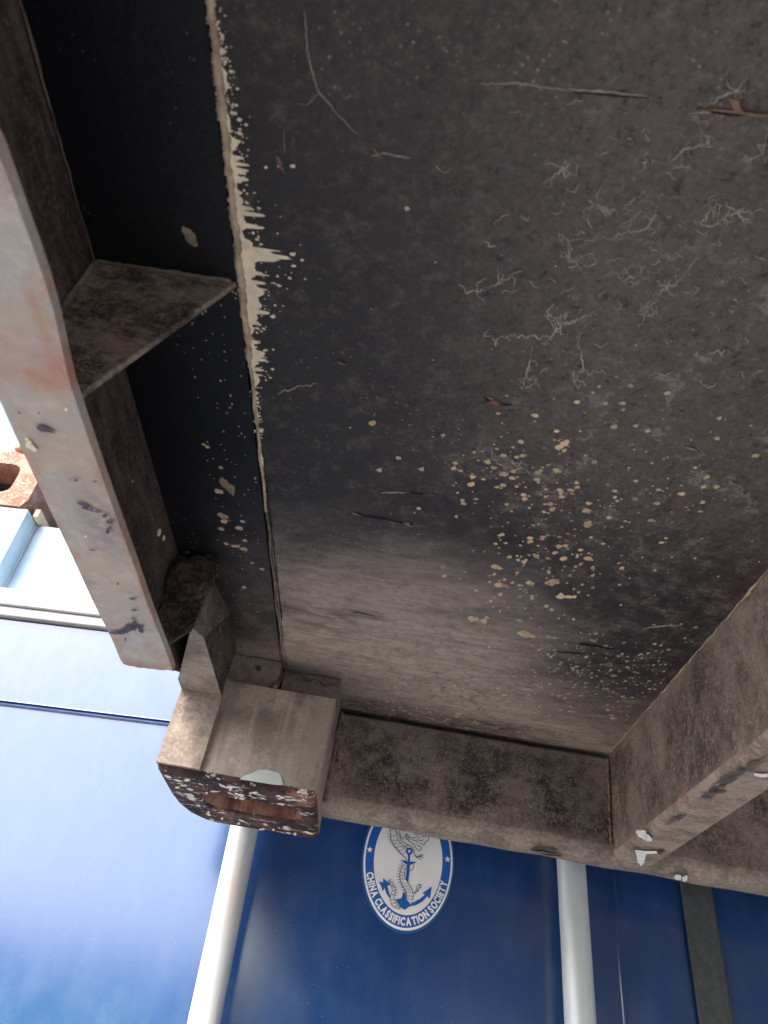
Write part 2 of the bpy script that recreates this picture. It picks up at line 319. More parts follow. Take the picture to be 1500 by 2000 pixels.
MGask = flat('grey_door_gasket', (.36, .35, .34), .6, .08, BASE_B, 20); MRub = flat('dark_gasket_strip', (.075, .082, .078), .5, .18, BASE_B, 90)
MMar = flat('dark_oxide_paint', (.10, .035, .03), .5, .2); MTeal = flat('teal_container_paint', (.05, .15, .18), .45, .15, (0, 0, 0), 3)
MPink = flat('faded_red_paint', (.46, .20, .20), .6, .2, BASE_B, 30)
# ------------------------------------------------------------------ ground
me = bpy.data.meshes.new('ground'); me.from_pydata([(-150, -150, 0), (150, -150, 0), (150, 150, 0), (-150, 150, 0)], [], [(0, 1, 2, 3)]); me.materials.append(ground_mat())
g_ = bpy.data.objects.new('ground', me); COL.objects.link(g_); props(g_, kind='structure')
# ================================================================== CONTAINER A (overhead)
A = thing('shipping_container', BASE_A, RA, 'grimy old container overhead, seen from beneath with black plywood underside and rusty corner', 'shipping container')
XL, XR, Y0, Y1 = -.31, 3.06, -7.0, 1.29
# floor ------------------------------------------------------------
def grid_sheet(x0, x1, y0, y1, z, nx, ny, amp, th=.02):
    m = M(); vs = []; fs = []
    for j in range(ny+1):
        for i in range(nx+1):
            x = x0+(x1-x0)*i/nx; y = y0+(y1-y0)*j/ny
            vs.append((x, y, z+amp*mnoise.noise(Vector((x*5, y*5, 3)))))
    for j in range(ny):
        for i in range(nx): a = j*(nx+1)+i; fs.append((a, a+1, a+nx+2, a+nx+1))
    m.add(vs, fs); m.box(x0, x1, y0, y1, z+.006, z+th); return m
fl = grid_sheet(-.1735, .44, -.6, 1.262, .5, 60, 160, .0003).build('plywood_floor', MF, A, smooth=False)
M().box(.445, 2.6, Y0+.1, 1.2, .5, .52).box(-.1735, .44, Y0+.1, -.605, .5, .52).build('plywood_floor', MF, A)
ep = M().box(-.3, -.178, Y0+.1, 1.20, .4985, .52).build('edge_plate', MPl, A)
# seam sealant -----------------------------------------------------
def lerp(tab, t):
    for (a, va), (b, vb) in zip(tab, tab[1:]):
        if t <= b: return va+(vb-va)*max(0, (t-a))/(b-a)
    return tab[-1][1]
pts = []; rr = []
for i in range(240):
    py = -40+1350*i/239; px = 410+(py/1310)*145+1.2*math.sin(i*.37)+random.uniform(-.5, .5)
    p = onA(px, py, z=.4985); pts.append(p); rr.append((.0030 if py < 700 else .0015)*random.uniform(.7, 1.25))
M().tube([p for p in pts[:185]], rr[:185], 8, .4).build('seam_sealant', MSeal, A, smooth=True)
M().tube([p for p in pts[184:]], rr[184:], 8, .4).build('seam_sealant', MSealD, A, smooth=True)
m = M()                                    # dark open joint beside the sealant
for i in range(60):
    a = onA(556+(i/60-1)*62+3, 1312-560*(1-i/60), z=.4975)
q = [onA(410+(py/1310)*145+5, py, z=.4988) for py in range(880, 1311, 12)]
q2 = [onA(410+(py/1310)*145+5+1.5+random.uniform(-1.5, 2.0), py, z=.4988) for py in range(880, 1311, 12)]
n = len(q); m.add(q+q2, [(i, i+1, n+i+1, n+i) for i in range(n-1)]).build('open_joint', MCrack, A)
# drips running out of the seam --------------------------------------
wt = [(-40, 5), (60, 7), (95, 14), (110, 10), (150, 19), (200, 10), (250, 16), (300, 20), (330, 12), (400, 18), (450, 24), (480, 34), (520, 36), (600, 34), (640, 20), (660, 7), (690, 15), (740, 14), (760, 5), (900, 4), (960, 2.5), (1010, 1.5)]
sk = [(-40, 5), (80, 14), (200, 14), (300, 36), (400, 32), (470, 60), (490, 78), (520, 60), (600, 40), (640, 16), (690, 28), (750, 20), (780, 5), (1010, 2)]
spk = [(random.uniform(-40, 800), random.uniform(.15, 1)**1.5, random.uniform(1.6, 5.2)) for _ in range(100)]
spk += [(492, 1, 5), (500, .7, 6), (548, .75, 4), (414, 1.5, 4.5), (606, 1.1, 5), (318, 1, 3.4), (305, .8, 3.6), (335, .7, 3.2), (437, .8, 4), (700, 1.0, 4)]
L = []; Rr = []
N = 1500
for i in range(N):
    py = -40+1050*i/(N-1); sx = 410+(py/1310)*145
    w = lerp(wt, py)*(.55+.9*max(0, mnoise.noise(Vector((py*.045, 2, 0)))+.35))+1.5*mnoise.noise(Vector((py*.4, 0, 9)))
    for c, a, s_ in spk:
        d = abs(py-c)/s_
        if d < 1.6: w = max(w, w*.4+lerp(sk, c)*a*math.exp(-d**4))
    w = max(w, .5)
    L.append(onA(sx-2, py, z=.4993)); Rr.append(onA(sx+w, py+w*.12, z=.4993))
M().add(L+Rr, [(i, i+1, N+i+1, N+i) for i in range(N-1)]).build('dried_drips', MCream, A)
# generic irregular spot -------------------------------------------
def spot(m, c, rx, ry, ax=Vector((1, 0, 0)), ay=Vector((0, 1, 0)), n=9, jag=.35, rot=0, nrm=None, h=0):
    vs = []; ph = random.random()*9
    for k in range(n):
        t = 2*math.pi*k/n; q = 1+jag*mnoise.noise(Vector((math.cos(t)*1.3+ph, math.sin(t)*1.3, ph)))*1.6
        u, v = rx*q*math.cos(t), ry*q*math.sin(t); u, v = u*math.cos(rot)-v*math.sin(rot), u*math.sin(rot)+v*math.cos(rot)
        vs.append(c+ax*u+ay*v)
    m.add(vs, [list(range(n))])
def ringspot(m, c, rx, ry):
    n = 12; vs = []; ph = random.random()*9
    for s_ in (1, .62):
        for k in range(n):
            t = 2*math.pi*k/n; q = s_*(1+.4*mnoise.noise(Vector((math.cos(t)+ph, math.sin(t), ph))))
            vs.append(c+Vector((rx*q*math.cos(t), ry*q*math.sin(t), 0)))
    m.add(vs, [(k, (k+1) % n, n+(k+1) % n, n+k) for k in range(n)])
FZ = .4993
def pxr(px, py, r):  # pixel radius -> layout radius on the floor plane
    return (onA(px+r, py, z=FZ)-onA(px, py, z=FZ)).length
# splashes each side of the seam
m = M()
for _ in range(330):
    py = random.uniform(0, 860); k = lerp(sk, py); side = 1 if random.random() < .72 else -1
    d = abs(random.gauss(0, 1))*(k*.75 if side > 0 else 11)+(lerp(wt, py) if side > 0 else 5)
    r = random.choice([1, 1.2, 1.5, 1.8, 2.6, 3.4]) if side > 0 else random.choice([1, 1.5, 2.5, 4])
    px = 410+(py/1310)*145+side*d; rad = pxr(px, py, r); spot(m, onA(px, py, z=FZ), rad*random.uniform(.8, 1.5), rad*.8, n=8)
for px, py, r in [(384, 68, 9), (377, 61, 4), (572, 325, 4), (545, 325, 3), (360, 207, 3), (425, 397, 6), (441, 421, 5), (467, 234, 4), (481, 244, 3), (533, 618, 4), (493, 842, 6), (428, 120, 0.1), (393, 801, 7), (375, 730, 3), (380, 697, 3.5), (391, 757, 3), (418, 620, 4), (590, 508, 3)]:
    rad = pxr(px, py, r); spot(m, onA(px, py, z=FZ), rad*1.2, rad*.85)
m.build('cream_splashes', MCream, A)
# brown and pale spots over the boards
m = M()
S1 = [(728, 826, 7), (952, 902, 7), (1000, 784, 0.1), (865, 850, 4), (1115, 787, 0), (1183, 788, 5), (1217, 787, 5), (1218, 800, 4), (1200, 834, 7), (1252, 838, 0), (1265, 842, 6), (1303, 768, 6), (1087, 842, 5), (1092, 873, 8), (1103, 865, 8), (1160, 903, 6), (1088, 919, 7), (1088, 906, 0), (1050, 923, 6), (1048, 937, 6), (1094, 958, 6), (1127, 952, 6), (1475, 890, 7), (1380, 932, 7), (1374, 951, 6), (1400, 951, 6), (1373, 981, 6), (1331, 965, 6), (1287, 956, 5), (1284, 984, 5), (1405, 817, 5), (1467, 831, 3), (973, 807, 4), (1147, 1026, 9), (1150, 1021, 7), (1092, 1068, 7), (1105, 1066, 6), (1150, 1091, 8), (1036, 1139, 8), (975, 1143, 9), (1081, 1136, 11), (1095, 1165, 9), (1110, 1166, 7), (924, 1210, 11), (944, 1213, 9), (1028, 1239, 14), (921, 946, 7), (923, 932, 6), (983, 926, 8), (1000, 933, 6), (982, 948, 6), (887, 915, 5), (823, 916, 5), (778, 895, 5), (741, 918, 5), (1170, 755, 4), (890, 905, 5), (990, 985, 4), (1075, 985, 6), (1080, 994, 6), (1145, 998, 8), (1063, 1000, 4), (1025, 975, 6), (795, 408, 5), (1158, 766, 3)]
for px, py, r in S1:
    if r < 1: continue
    rad = pxr(px, py, r*.72); spot(m, onA(px, py, z=FZ), rad*1.45, rad*1.2, n=13, jag=.45)
def scatter(m, cx, cy, sx, sy, cnt, rs, fn=spot, clip=None):
    for _ in range(cnt):
        px, py = random.gauss(cx, sx), random.gauss(cy, sy)
        c = onA(px, py, z=FZ)
        if not (-.165 < c.x < .375 and .1 < c.y < 1.215): continue
        rad = pxr(px, py, random.choice(rs)*.9); ry = rad*(.95 if py < 1080 else 1.5)
        fn(m, c, rad*random.uniform(.9, 1.6), ry)
scatter(m, 1080, 960, 115, 75, 130, [1.5, 2, 2.5, 3.2, 4.4, 5.5])
scatter(m, 1100, 1060, 60, 40, 50, [1.5, 2, 3, 4.5])
scatter(m, 960, 900, 60, 50, 30, [1.5, 2.2, 3.4])
scatter(m, 1320, 960, 90, 70, 50, [1.2, 1.8, 2.4])
scatter(m, 1000, 1150, 60, 40, 40, [2, 3, 4])
scatter(m, 1150, 700, 230, 230, 90, [.9, 1.2, 1.7])
m.build('mould_spots', MSpot, A)
m = M()
scatter(m, 1080, 970, 130, 90, 50, [1.5, 2, 2.5]); scatter(m, 1120, 1330, 150, 55, 620, [.8, 1.2, 1.6, 2.2, 3.2])
scatter(m, 860, 1370, 120, 35, 380, [.8, 1.3, 2, 3])
scatter(m, 1230, 1370, 70, 50, 130, [1, 1.8, 2.6])
scatter(m, 1050, 1150, 90, 50, 40, [2, 3, 4])
m.build('pale_specks', flat('pale_specks', (.34, .275, .22), .9, .5, sc=45), A)
m = M()
scatter(m, 1000, 1300, 180, 40, 28, [3, 4, 5], ringspot); scatter(m, 1100, 950, 140, 80, 12, [3, 4], ringspot); scatter(m, 900, 1340, 110, 25, 16, [4, 5], ringspot)
m.build('ring_stains', MRing, A)
# spots on the black edge plate
m = M()
for px, py, r in [(389, 697, 0), (432, 913, 4), (437, 1009, 7), (438, 1018, 6), (432, 1033, 5), (468, 1032, 6), (442, 1062, 4), (457, 1067, 4), (464, 1067, 4), (477, 1073, 6), (479, 1056, 4), (474, 1019, 4), (493, 1100, 3), (477, 1147, 4), (512, 1111, 4), (428, 960, 7), (405, 873, 4), (398, 868, 3), (430, 1005, 5)]:
    if r: rad = (onA(px+r, py, z=.496)-onA(px, py, z=.496)).length; spot(m, onA(px, py, z=.4981), rad*1.2, rad, n=9)
for _ in range(110):
    py = random.uniform(560, 1240); px = lerp([(560, 380), (1240, 450)], py)+random.uniform(-20, 110)
    if px < 400+(py/1310)*145: spot(m, onA(px, py, z=.4981), .0009, .0012*random.uniform(.6, 1.3), n=6)
m.build('mould_spots', MSpot, A)
m = M()                                   # chipped places with bare wood, one lump on the black plate
spot(m, onA(370, 462, z=.4981), .0045, .0085, n=22, jag=.35, rot=-.5); spot(m, onA(445, 950, z=.4981), .006, .013, n=12, jag=.5, rot=-.3)
m.build('bare_patch', flat('bare_patch_wood', (.26, .19, .13), .9, .3), A)
# scratches, splinters and splits ------------------------------------
def ribbon(m, pxs, w, z=FZ, plane='z', wob=1.5, step=7):
    P = []
    for (a, b), (c, d) in zip(pxs, pxs[1:]):
        k = max(2, int(math.hypot(c-a, d-b)/step))
        for i in range(k): P.append((a+(c-a)*i/k+random.uniform(-wob, wob)*.5, b+(d-b)*i/k+random.uniform(-wob, wob)))
    P.append(pxs[-1]); n = len(P); L = []; Rr = []
    for i, (a, b) in enumerate(P):
        c, d = P[min(i+1, n-1)]; e, f = P[max(i-1, 0)]; tx, ty = c-e, d-f; q = math.hypot(tx, ty) or 1
        ww = w*math.sin(math.pi*(i+.6)/(n+.2))**.5*random.uniform(.55, 1.15)*.5
        kw = {plane: z}; L.append(onA(a-ty/q*ww, b+tx/q*ww, **kw)); Rr.append(onA(a+ty/q*ww, b-tx/q*ww, **kw))
    m.add(L+Rr, [(i, i+1, n+i+1, n+i) for i in range(n-1)])
m = M()
ribbon(m, [(940, 164), (1010, 162), (1070, 172), (1120, 178)], 4); ribbon(m, [(1110, 174), (1190, 180), (1268, 188)], 5)
ribbon(m, [(725, 305), (745, 300), (800, 308)], 4); ribbon(m, [(1345, 222), (1400, 218), (1430, 224), (1520, 226)], 5)
ribbon(m, [(595, 20), (600, 100), (620, 175), (660, 225), (700, 265)], 3, wob=2); ribbon(m, [(625, 180), (600, 205), (580, 203)], 2); ribbon(m, [(400, 240), (398, 320), (370, 365)], 1.6)
ribbon(m, [(1255, 1228), (1290, 1224), (1330, 1221)], 2.5); ribbon(m, [(540, 768), (585, 755), (620, 750)], 4, wob=3)
ribbon(m, [(745, 962), (800, 962)], 3); ribbon(m, [(555, 255), (556, 300)], 1.5); ribbon(m, [(1150, 1250), (1165, 1253)], 5)
m.build('scratches', MRing, A)
m = M()
for t in [[(1110, 470), (1150, 468), (1190, 465), (1220, 455), (1260, 450), (1275, 430), (1290, 380)], [(1140, 410), (1165, 400), (1190, 418), (1185, 405)], [(960, 660), (1010, 655), (1075, 660), (1095, 635), (1130, 625), (1160, 610), (1170, 612)], [(1085, 620), (1095, 637)], [(1245, 608), (1270, 600), (1300, 560), (1310, 548)], [(1275, 575), (1320, 555), (1350, 520)], [(1280, 320), (1310, 318), (1340, 290), (1375, 285), (1365, 240)], [(1290, 318), (1330, 325), (1385, 345)], [(1060, 360), (1080, 345), (1100, 330), (1125, 342)], [(1400, 430), (1440, 415), (1500, 412)], [(1380, 205), (1440, 175), (1460, 150)], [(1390, 405), (1370, 440), (1420, 440)], [(1450, 320), (1490, 300), (1500, 260)], [(1020, 760), (1035, 700), (1030, 740)], [(1130, 670), (1140, 720), (1120, 745)], [(930, 570), (975, 555), (990, 545)], [(1215, 545), (1250, 540)], [(970, 905), (1010, 915), (1030, 920)], [(1110, 470), (1112, 510), (1150, 520)]]:
    ribbon(m, t, 3.0, wob=4.5, step=4)
    for _ in range(7):
        k = random.choice(t); a_ = random.uniform(0, 6.3); q_ = (k[0]+18*math.cos(a_), k[1]+18*math.sin(a_)); ribbon(m, [k, q_, (q_[0]+random.uniform(-22, 22), q_[1]+random.uniform(-22, 22))], random.uniform(1.3, 2.3), wob=4, step=4)
for _ in range(150):
    x_, y_ = random.gauss(1270, 150), random.gauss(480, 160); a_ = random.uniform(-.9, .9); l_ = random.uniform(8, 26)
    if x_ < 1480: ribbon(m, [(x_, y_), (x_+l_*math.cos(a_), y_-l_*math.sin(a_)), (x_+l_*math.cos(a_)+random.uniform(-12, 16), y_-l_*math.sin(a_)+random.uniform(-14, 14))], random.uniform(1.1, 2.2), wob=3.5, step=4)
m.build('mould_veins', flat('pale_mould', (.29, .25, .205), .9, .55, sc=70), A)
m = M()
for t, w in [([(1370, 212), (1410, 222), (1500, 224)], 9), ([(1115, 180), (1165, 184), (1265, 192)], 4), ([(680, 1003), (760, 1016), (800, 1024)], 5), ([(1130, 1256), (1165, 1262), (1200, 1267)], 5), ([(945, 775), (960, 790), (1000, 790)], 5), ([(790, 962), (830, 965)], 4), ([(1090, 1273), (1140, 1277)], 3), ([(690, 1196), (730, 1203)], 2)]: ribbon(m, t, w, z=.4992, wob=1)
m.build('wood_split', MCrack, A)
m = M()
def chip(c, l, w, th, rot, tilt):
    l *= .62; w *= .55
    ax = Vector((math.cos(rot), math.sin(rot), -tilt)).normalized(); ay = Vector((-math.sin(rot), math.cos(rot), 0)); c = Vector(c)
    P = [c-ax*l, c-ax*l*.5-ay*w*random.uniform(.3, 1), c-ax*l*.1-ay*w*random.uniform(.4, 1.3), c+ax*l*.3-ay*w*random.uniform(.1, .6), c+ax*l*1.2-ay*w*.2, c+ax*l*.6+ay*w*random.uniform(0, .5), c+ax*l*.2+ay*w*random.uniform(.5, 1.5), c-ax*l*.4+ay*w*random.uniform(.1, .9)]; m.prism(P, (0, 0, -th))
z_ = .4990
chip(onA(1437, 205, z=z_), .012, .004, .0015, .5, .25); chip(onA(1450, 219, z=z_), .045, .0018, .0015, -.05, .03); chip(onA(968, 786, z=z_), .012, .005, .001, -.2, .1)
chip(onA(960, 778, z=z_), .010, .003, .001, .4, .1); chip(onA(797, 1024, z=z_), .009, .007, .001, .3, .1); chip(onA(738, 299, z=z_), .009, .002, .001, .5, .3)
chip(onA(548, 320, z=z_), .010, .003, .001, 1.1, .2); chip(onA(695, 1003, z=z_), .010, .004, .001, .1, .1); chip(onA(665, 708, z=z_), .007, .003, .001, .1, .1); chip(onA(1350, 875, z=z_), .010, .003, .001, .1, .1)
m.build('splinters', MWood, A)
# bottom side rail ---------------------------------------------------
ZF = .332
inn = [(0, 300), (30, 392), (60, 470), (100, 590), (135, 745), (180, 878), (230, 1018), (262, 1105), (290, 1186), (320, 1262), (345, 1331)]
out = [(-400, 300), (-130, 500), (-60, 640), (0, 782), (30, 850), (60, 915), (100, 1000), (140, 1085), (180, 1170), (215, 1243), (232, 1282), (250, 1318)]
def xat(tab, y):
    q = [onA(a, b, z=ZF) for a, b in tab]
    if y <= q[0].y: return q[0].x
    for a, b in zip(q, q[1:]):
        if y <= b.y: return a.x+(b.x-a.x)*(y-a.y)/(b.y-a.y)
    return q[-1].x
rail = M(); ys = [Y0+.3, -3, -1, 0]+[.02*i for i in range(1, 39)]+[.772]
vs = []; fs = []
for y in ys:
    xi = xat(inn, y) if y > .186 else -.2325-.35*min(.186-y, .12); xo = -.302 if y < .36 else xat(out, y)
    b = .0016*mnoise.noise(Vector((0, y*9, 1)))
    vs += [(xo, y+(.006*mnoise.noise(Vector((9, 1, 2))) if y > .77 else 0), ZF+b), (xi, y, ZF+b*.5), (xi, y, ZF+.009), (xo, y, ZF+.009)]
# ragged burnt end
n = len(ys); e = 10
for i in range(n-1):
    for k in range(4): fs.append((i*4+k, i*4+(k+1) % 4, (i+1)*4+(k+1) % 4, (i+1)*4+k))
rail.add(vs, fs)
xo, xi = xat(out, .772), xat(inn, .772); E0 = []; E1 = []
for i in range(e+1):
    t = i/e; x = xo+(xi-xo)*t; yy = .781+.006*math.sin(t*5)*.5+.004*mnoise.noise(Vector((t*6, 0, 5)))
    E0.append((x, .772, ZF)); E1.append((x, yy, ZF+.001))
rail.add(E0+E1+[(x, y, ZF+.009) for x, y, z in E0]+[(x, y, ZF+.008) for x, y, z in E1], [(i, i+1, e+2+i, e+1+i) for i in range(e)]+[(2*e+2+i, 3*e+3+i, 3*e+4+i, 2*e+3+i) for i in range(e)]+[(e+1+i, e+2+i, 3*e+4+i, 3*e+3+i) for i in range(e)])
rl = rail.build('side_rail', MFl, A, smooth=False); sub(rl, BASE_A)
web = M().prism([(-.307, Y0+.3, ZF+.009), (-.307, .765, ZF+.009), (-.307, .87, .378), (-.307, .99, .424), (-.307, 1.04, .430), (-.307, 1.04, .52), (-.307, Y0+.3, .52)], (.007, 0, 0))
web.build('rail_web', MWeb, rl)
pp = []; rr = []
for i in range(70):
    y = -.1+.55*i/69; pp.append((-.2985+.0012*random.random(), y, .4955)); rr.append(max(.0002, .0024*(mnoise.noise(Vector((0, y*17, 4)))+.25)))
M().tube(pp, rr, 7, .5).build('weld_bead', MSealD, rl, smooth=True)
m = M()
def blot(m, c, rx, ry, rot, kw, n=22, jag=.9):
    """irregular smear given in pixels on a chosen plane"""
    vs = []; ph = random.random()*20
    for k in range(n):
        t = 2*math.pi*k/n; q = 1+jag*mnoise.noise(Vector((math.cos(t)*1.8+ph, math.sin(t)*1.8, ph)))+.25*random.uniform(-1, 1)*jag
        u, v = rx*q*math.cos(t), ry*q*math.sin(t); vs.append(onA(c[0]+u*math.cos(rot)-v*math.sin(rot), c[1]+u*math.sin(rot)+v*math.cos(rot), **kw))
    m.add(vs, [list(range(n))])
K = dict(z=ZF-.0022)
m.add([onA(a, b, **K) for a, b in [(70, 832), (80, 830), (92, 835), (110, 847), (95, 845), (80, 843), (73, 839)]], [list(range(7))])
for c, rx, ry, ro in [((155, 983), 6, 3, .2), ((167, 991), 8, 5, .3), ((178, 996), 5, 2.5, .1), ((190, 999), 9, 2, .1), ((235, 1236), 15, 4, -.15), ((252, 1226), 12, 6, -.4), ((262, 1222), 6, 9, .3), ((272, 1228), 9, 4, .6), ((243, 1232), 7, 5, .6), ((220, 1236), 5, 2, 0), ((278, 1222), 3, 2, 0), ((260, 1208), 4, 2, 0), ((262, 1192), 6, 1.5, .1), ((258, 1170), 7, 1.6, .1), ((215, 1020), 8, 3, .2), ((205, 1008), 5, 3, 0), ((245, 1250), 2, 4, 0), ((147, 938), 4, 2.5, .2), ((137, 937), 2, 2, .2), ((186, 940), 3, 1.5, .2), ((75, 807), 3, 2, .2), ((38, 806), 2, 2, 0), ((180, 1074), 7, 1.5, .1), ((230, 1140), 2, 3, 0), ((212, 1035), 4, 7, .5)]: blot(m, c, rx, ry, ro, K)
m.build('scuff_marks', MSmear, rl)
m = M()
for c, rx, ry in [((56, 868), 6, 7), ((66, 878), 6, 4), ((129, 800), 3, 3), ((52, 858), 3, 3), ((167, 1048), 2, 2), ((60, 873), 7, 5)]: blot(m, c, rx, ry, .6, K, jag=.3)
m.build('paint_blobs', MCream, rl)
# gusset plates -------------------------------------------------------
GY = .36
gm = M().prism([(-.2995, GY, .4983), (-.1780, GY, .4983), (-.25, GY, .337), (-.2995, GY, .337)], (0, .0055, 0))
gs = gm.build('gusset_plate', MGus, A, bevel=.001, seg=2); sub(gs, BASE_A)
M().tube([(-.298+.0008*random.random(), GY-.001, .495-.158*i/20) for i in range(21)], .0028, 6, .9).build('weld_bead', MSealD, gs, smooth=True)
M().tube([(-.297+.115*i/24, GY-.001, .4965) for i in range(25)], .0018, 6, .9).build('weld_bead', MSealD, gs, smooth=True)
M().prism([(-.2995, -.45, .4983), (-.1795, -.45, .4983), (-.1795, -.45, .495), (-.25, -.45, .337), (-.2995, -.45, .337)], (0, .009, 0)).build('gusset_plate', MGus, A, bevel=.002)
# step bracket between rail and corner casting ------------------------
ZM = .417
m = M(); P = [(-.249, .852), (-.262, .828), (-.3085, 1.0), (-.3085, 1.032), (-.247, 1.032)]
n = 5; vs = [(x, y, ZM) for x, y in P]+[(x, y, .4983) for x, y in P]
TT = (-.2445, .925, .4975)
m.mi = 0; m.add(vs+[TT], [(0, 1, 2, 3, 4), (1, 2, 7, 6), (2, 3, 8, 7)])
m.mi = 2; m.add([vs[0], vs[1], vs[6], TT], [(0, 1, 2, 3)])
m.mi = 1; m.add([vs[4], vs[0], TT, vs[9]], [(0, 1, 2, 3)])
m.mi = 0; m.box(-.3085, -.2455, 1.032, 1.039, .306, .445)
br = m.build('step_bracket', [MBlk, MBSide, grime('bracket_nose_midtone', (.07, .055, .047), (.19, .15, .125), (.38, .62), .4)], A); sub(br, BASE_A)  # light underside, dark side, nose between: face shading painted by material
m = M()
for _ in range(70):
    y = random.uniform(.9, 1.03); z = random.uniform(.425, .495)
    spot(m, Vector((-.2462, y, z)), .0012, .0018*random.uniform(.4, 1.4), Vector((0, 1, 0)), Vector((0, 0, 1)), n=6)
m.build('mould_spots', MRing, br)
M().prism([(-.2995, .797, .4983), (-.246, .797, .4983), (-.252, .797, .40), (-.2995, .797, .345)], (0, .009, 0)).build('gusset_plate', MDirt, A, bevel=.002)
# mud nest on the rail end
bm = bmesh.new(); bmesh.ops.create_icosphere(bm, subdivisions=5, radius=1)
nc = Vector(onA(374, 1134, y=.785)); me = bpy.data.meshes.new('dirt_nest')
for v in bm.verts:
    p = v.co.copy(); k = 1+.28*mnoise.noise(p*1.7)+.13*mnoise.noise(p*3.5)+.035*mnoise.noise(p*9)
    d = Vector((p.x*.029, p.y*.014, p.z*.034))*k
    if p.z < -.55: d.z *= .8
    v.co = (nc+d-BASE_A)*U
bm.to_mesh(me); bm.free(); me.materials.append(MDirt); 
for p in me.polygons: p.use_smooth = True
o = bpy.data.objects.new('dirt_nest', me); COL.objects.link(o); o.parent = A
m = M()
for i in range(20):                        # crumbs and webs round the nest
    t = i/46*2*math.pi; r = .03+.008*random.random(); c = nc+Vector((r*math.cos(t)*.9, -.004+random.uniform(-.01, .01), r*math.sin(t)))
    s_ = random.uniform(.0015, .004); m.tube([c-Vector((s_, 0, s_*.3)), c, c+Vector((s_, .001, s_*.5))], [s_*.3, s_*.7, s_*.3], 6, .6)
m.build('dirt_crumbs', MDirt, A, smooth=True)
# web threads and bare patches on the web
m = M()
for px, py, rx, ry, ro in [(311, 1040, 3.5, 8, .2), (320, 1051, 2.5, 6, .2), (259, 940, 1, 3, .2)]:
    vs = []
    for k in range(10):
        t = 2*math.pi*k/10; u, v = rx*math.cos(t), ry*math.sin(t); vs.append(onA(px+u*math.cos(ro)-v*math.sin(ro), py+u*math.sin(ro)+v*math.cos(ro), x=-.2992))
    m.add(vs, [list(range(10))])
m.build('paint_chips', MCream, A)
# corner casting ------------------------------------------------------
CX0, CX1, CY0, CY1, CZ, CT = -.3085, -.0785, 1.04, 1.272, .298, .445
def outline(ins=0.0, z=0.0):
    P = [(CX0+ins, CY0+ins), (CX0+(CX1-CX0)*.25, CY0+ins), (CX0+(CX1-CX0)*.5, CY0+ins), (CX0+(CX1-CX0)*.75, CY0+ins), (CX1-ins, CY0+ins), (CX1-ins, CY0+.06), (CX1-ins, CY0+.12), (CX1-ins, CY0+.18), (CX1-ins, CY1-ins), (CX1-.06, CY1-ins+.002), (CX1-.12, CY1-ins+.006), (CX1-.17, CY1-ins+.008), (-.270+ins*.5, CY1-ins), (-.292+ins*.7, CY1-.035), (-.305+ins, CY1-.075), (CX0+ins, CY1-.12), (CX0+ins, CY0+.05)]
    return [(x, y, z) for x, y in P]
hc = ((CX0+CX1)/2+.014, 1.152)
def hole(z, k=1.0):
    o = outline(); R_ = []
    for x, y, _ in o:
        t = math.atan2((y-hc[1])*1.35, x-hc[0]); ct, st = math.cos(t), math.sin(t)
        hx = .040*k*(abs(ct)**.7)*(1 if ct > 0 else -1)+(.038*max(-1, min(1, ct*2.2))); hy = .040*k*(abs(st)**.75)*(1 if st > 0 else -1)
        R_.append((hc[0]+hx, hc[1]+hy, z))
    return R_
nO = 17
def strip(m, a, b):
    n = len(a); m.add(list(a)+list(b), [(i, (i+1) % n, n+(i+1) % n, n+i) for i in range(n)])
m = M(); m.mi = 0
sidelow = outline(0, CZ+.009); strip(m, sidelow, outline(0, CT)); m.add(outline(0, CT), [list(range(nO))])
m.mi = 1; strip(m, sidelow, outline(.003, CZ+.003)); strip(m, outline(.003, CZ+.003), outline(.008, CZ)); strip(m, outline(.008, CZ), hole(CZ, 1.06)); strip(m, hole(CZ, 1.06), hole(CZ+.004, 1))
m.mi = 2; strip(m, hole(CZ+.004, 1), hole(CZ+.05, .98)); m.add(hole(CZ+.05, .98), [list(range(nO))])
cst = m.build('corner_casting', [MC, MK, MH], A, bevel=.0028); sub(cst, BASE_A)
m = M(); K = dict(y=CY0-.0012)
m.add([onA(a, b, **K) for a, b in [(468, 1522), (478, 1514), (492, 1510), (503, 1504), (520, 1503), (530, 1506), (545, 1510), (551, 1522), (553, 1534), (530, 1532), (500, 1527)]], [list(range(11))])
m.build('primer_patch', MMint, cst)
m = M(); K = dict(z=CZ-.0012)
for _ in range(60):
    t = random.random(); e_ = random.random()
    if e_ < .5: px, py = 312+300*t, 1510+47*t+random.uniform(4, 26)
    elif e_ < .72: px, py = 320+95*t, 1515+90*t**1.2*1.0+random.uniform(-14, 2)
    else: px, py = 420+190*t, 1600+32*t+random.uniform(-10, 6)
    p = onA(px, py, **K)
    if CX0+.014 < p.x < CX1-.012 and CY0+.008 < p.y < CY1-.012 and not (abs(p.x-hc[0]) < .07 and abs(p.y-hc[1]) < .038) and not (p.x < -.27 and p.y > 1.16): blot(m, (px, py), random.uniform(2, 9), random.uniform(.8, 2.8), random.uniform(-.1, .45), K, n=14, jag=.8)
m.build('paint_flakes', flat('cream_flakes', (.78, .70, .58), .8, .2), cst)
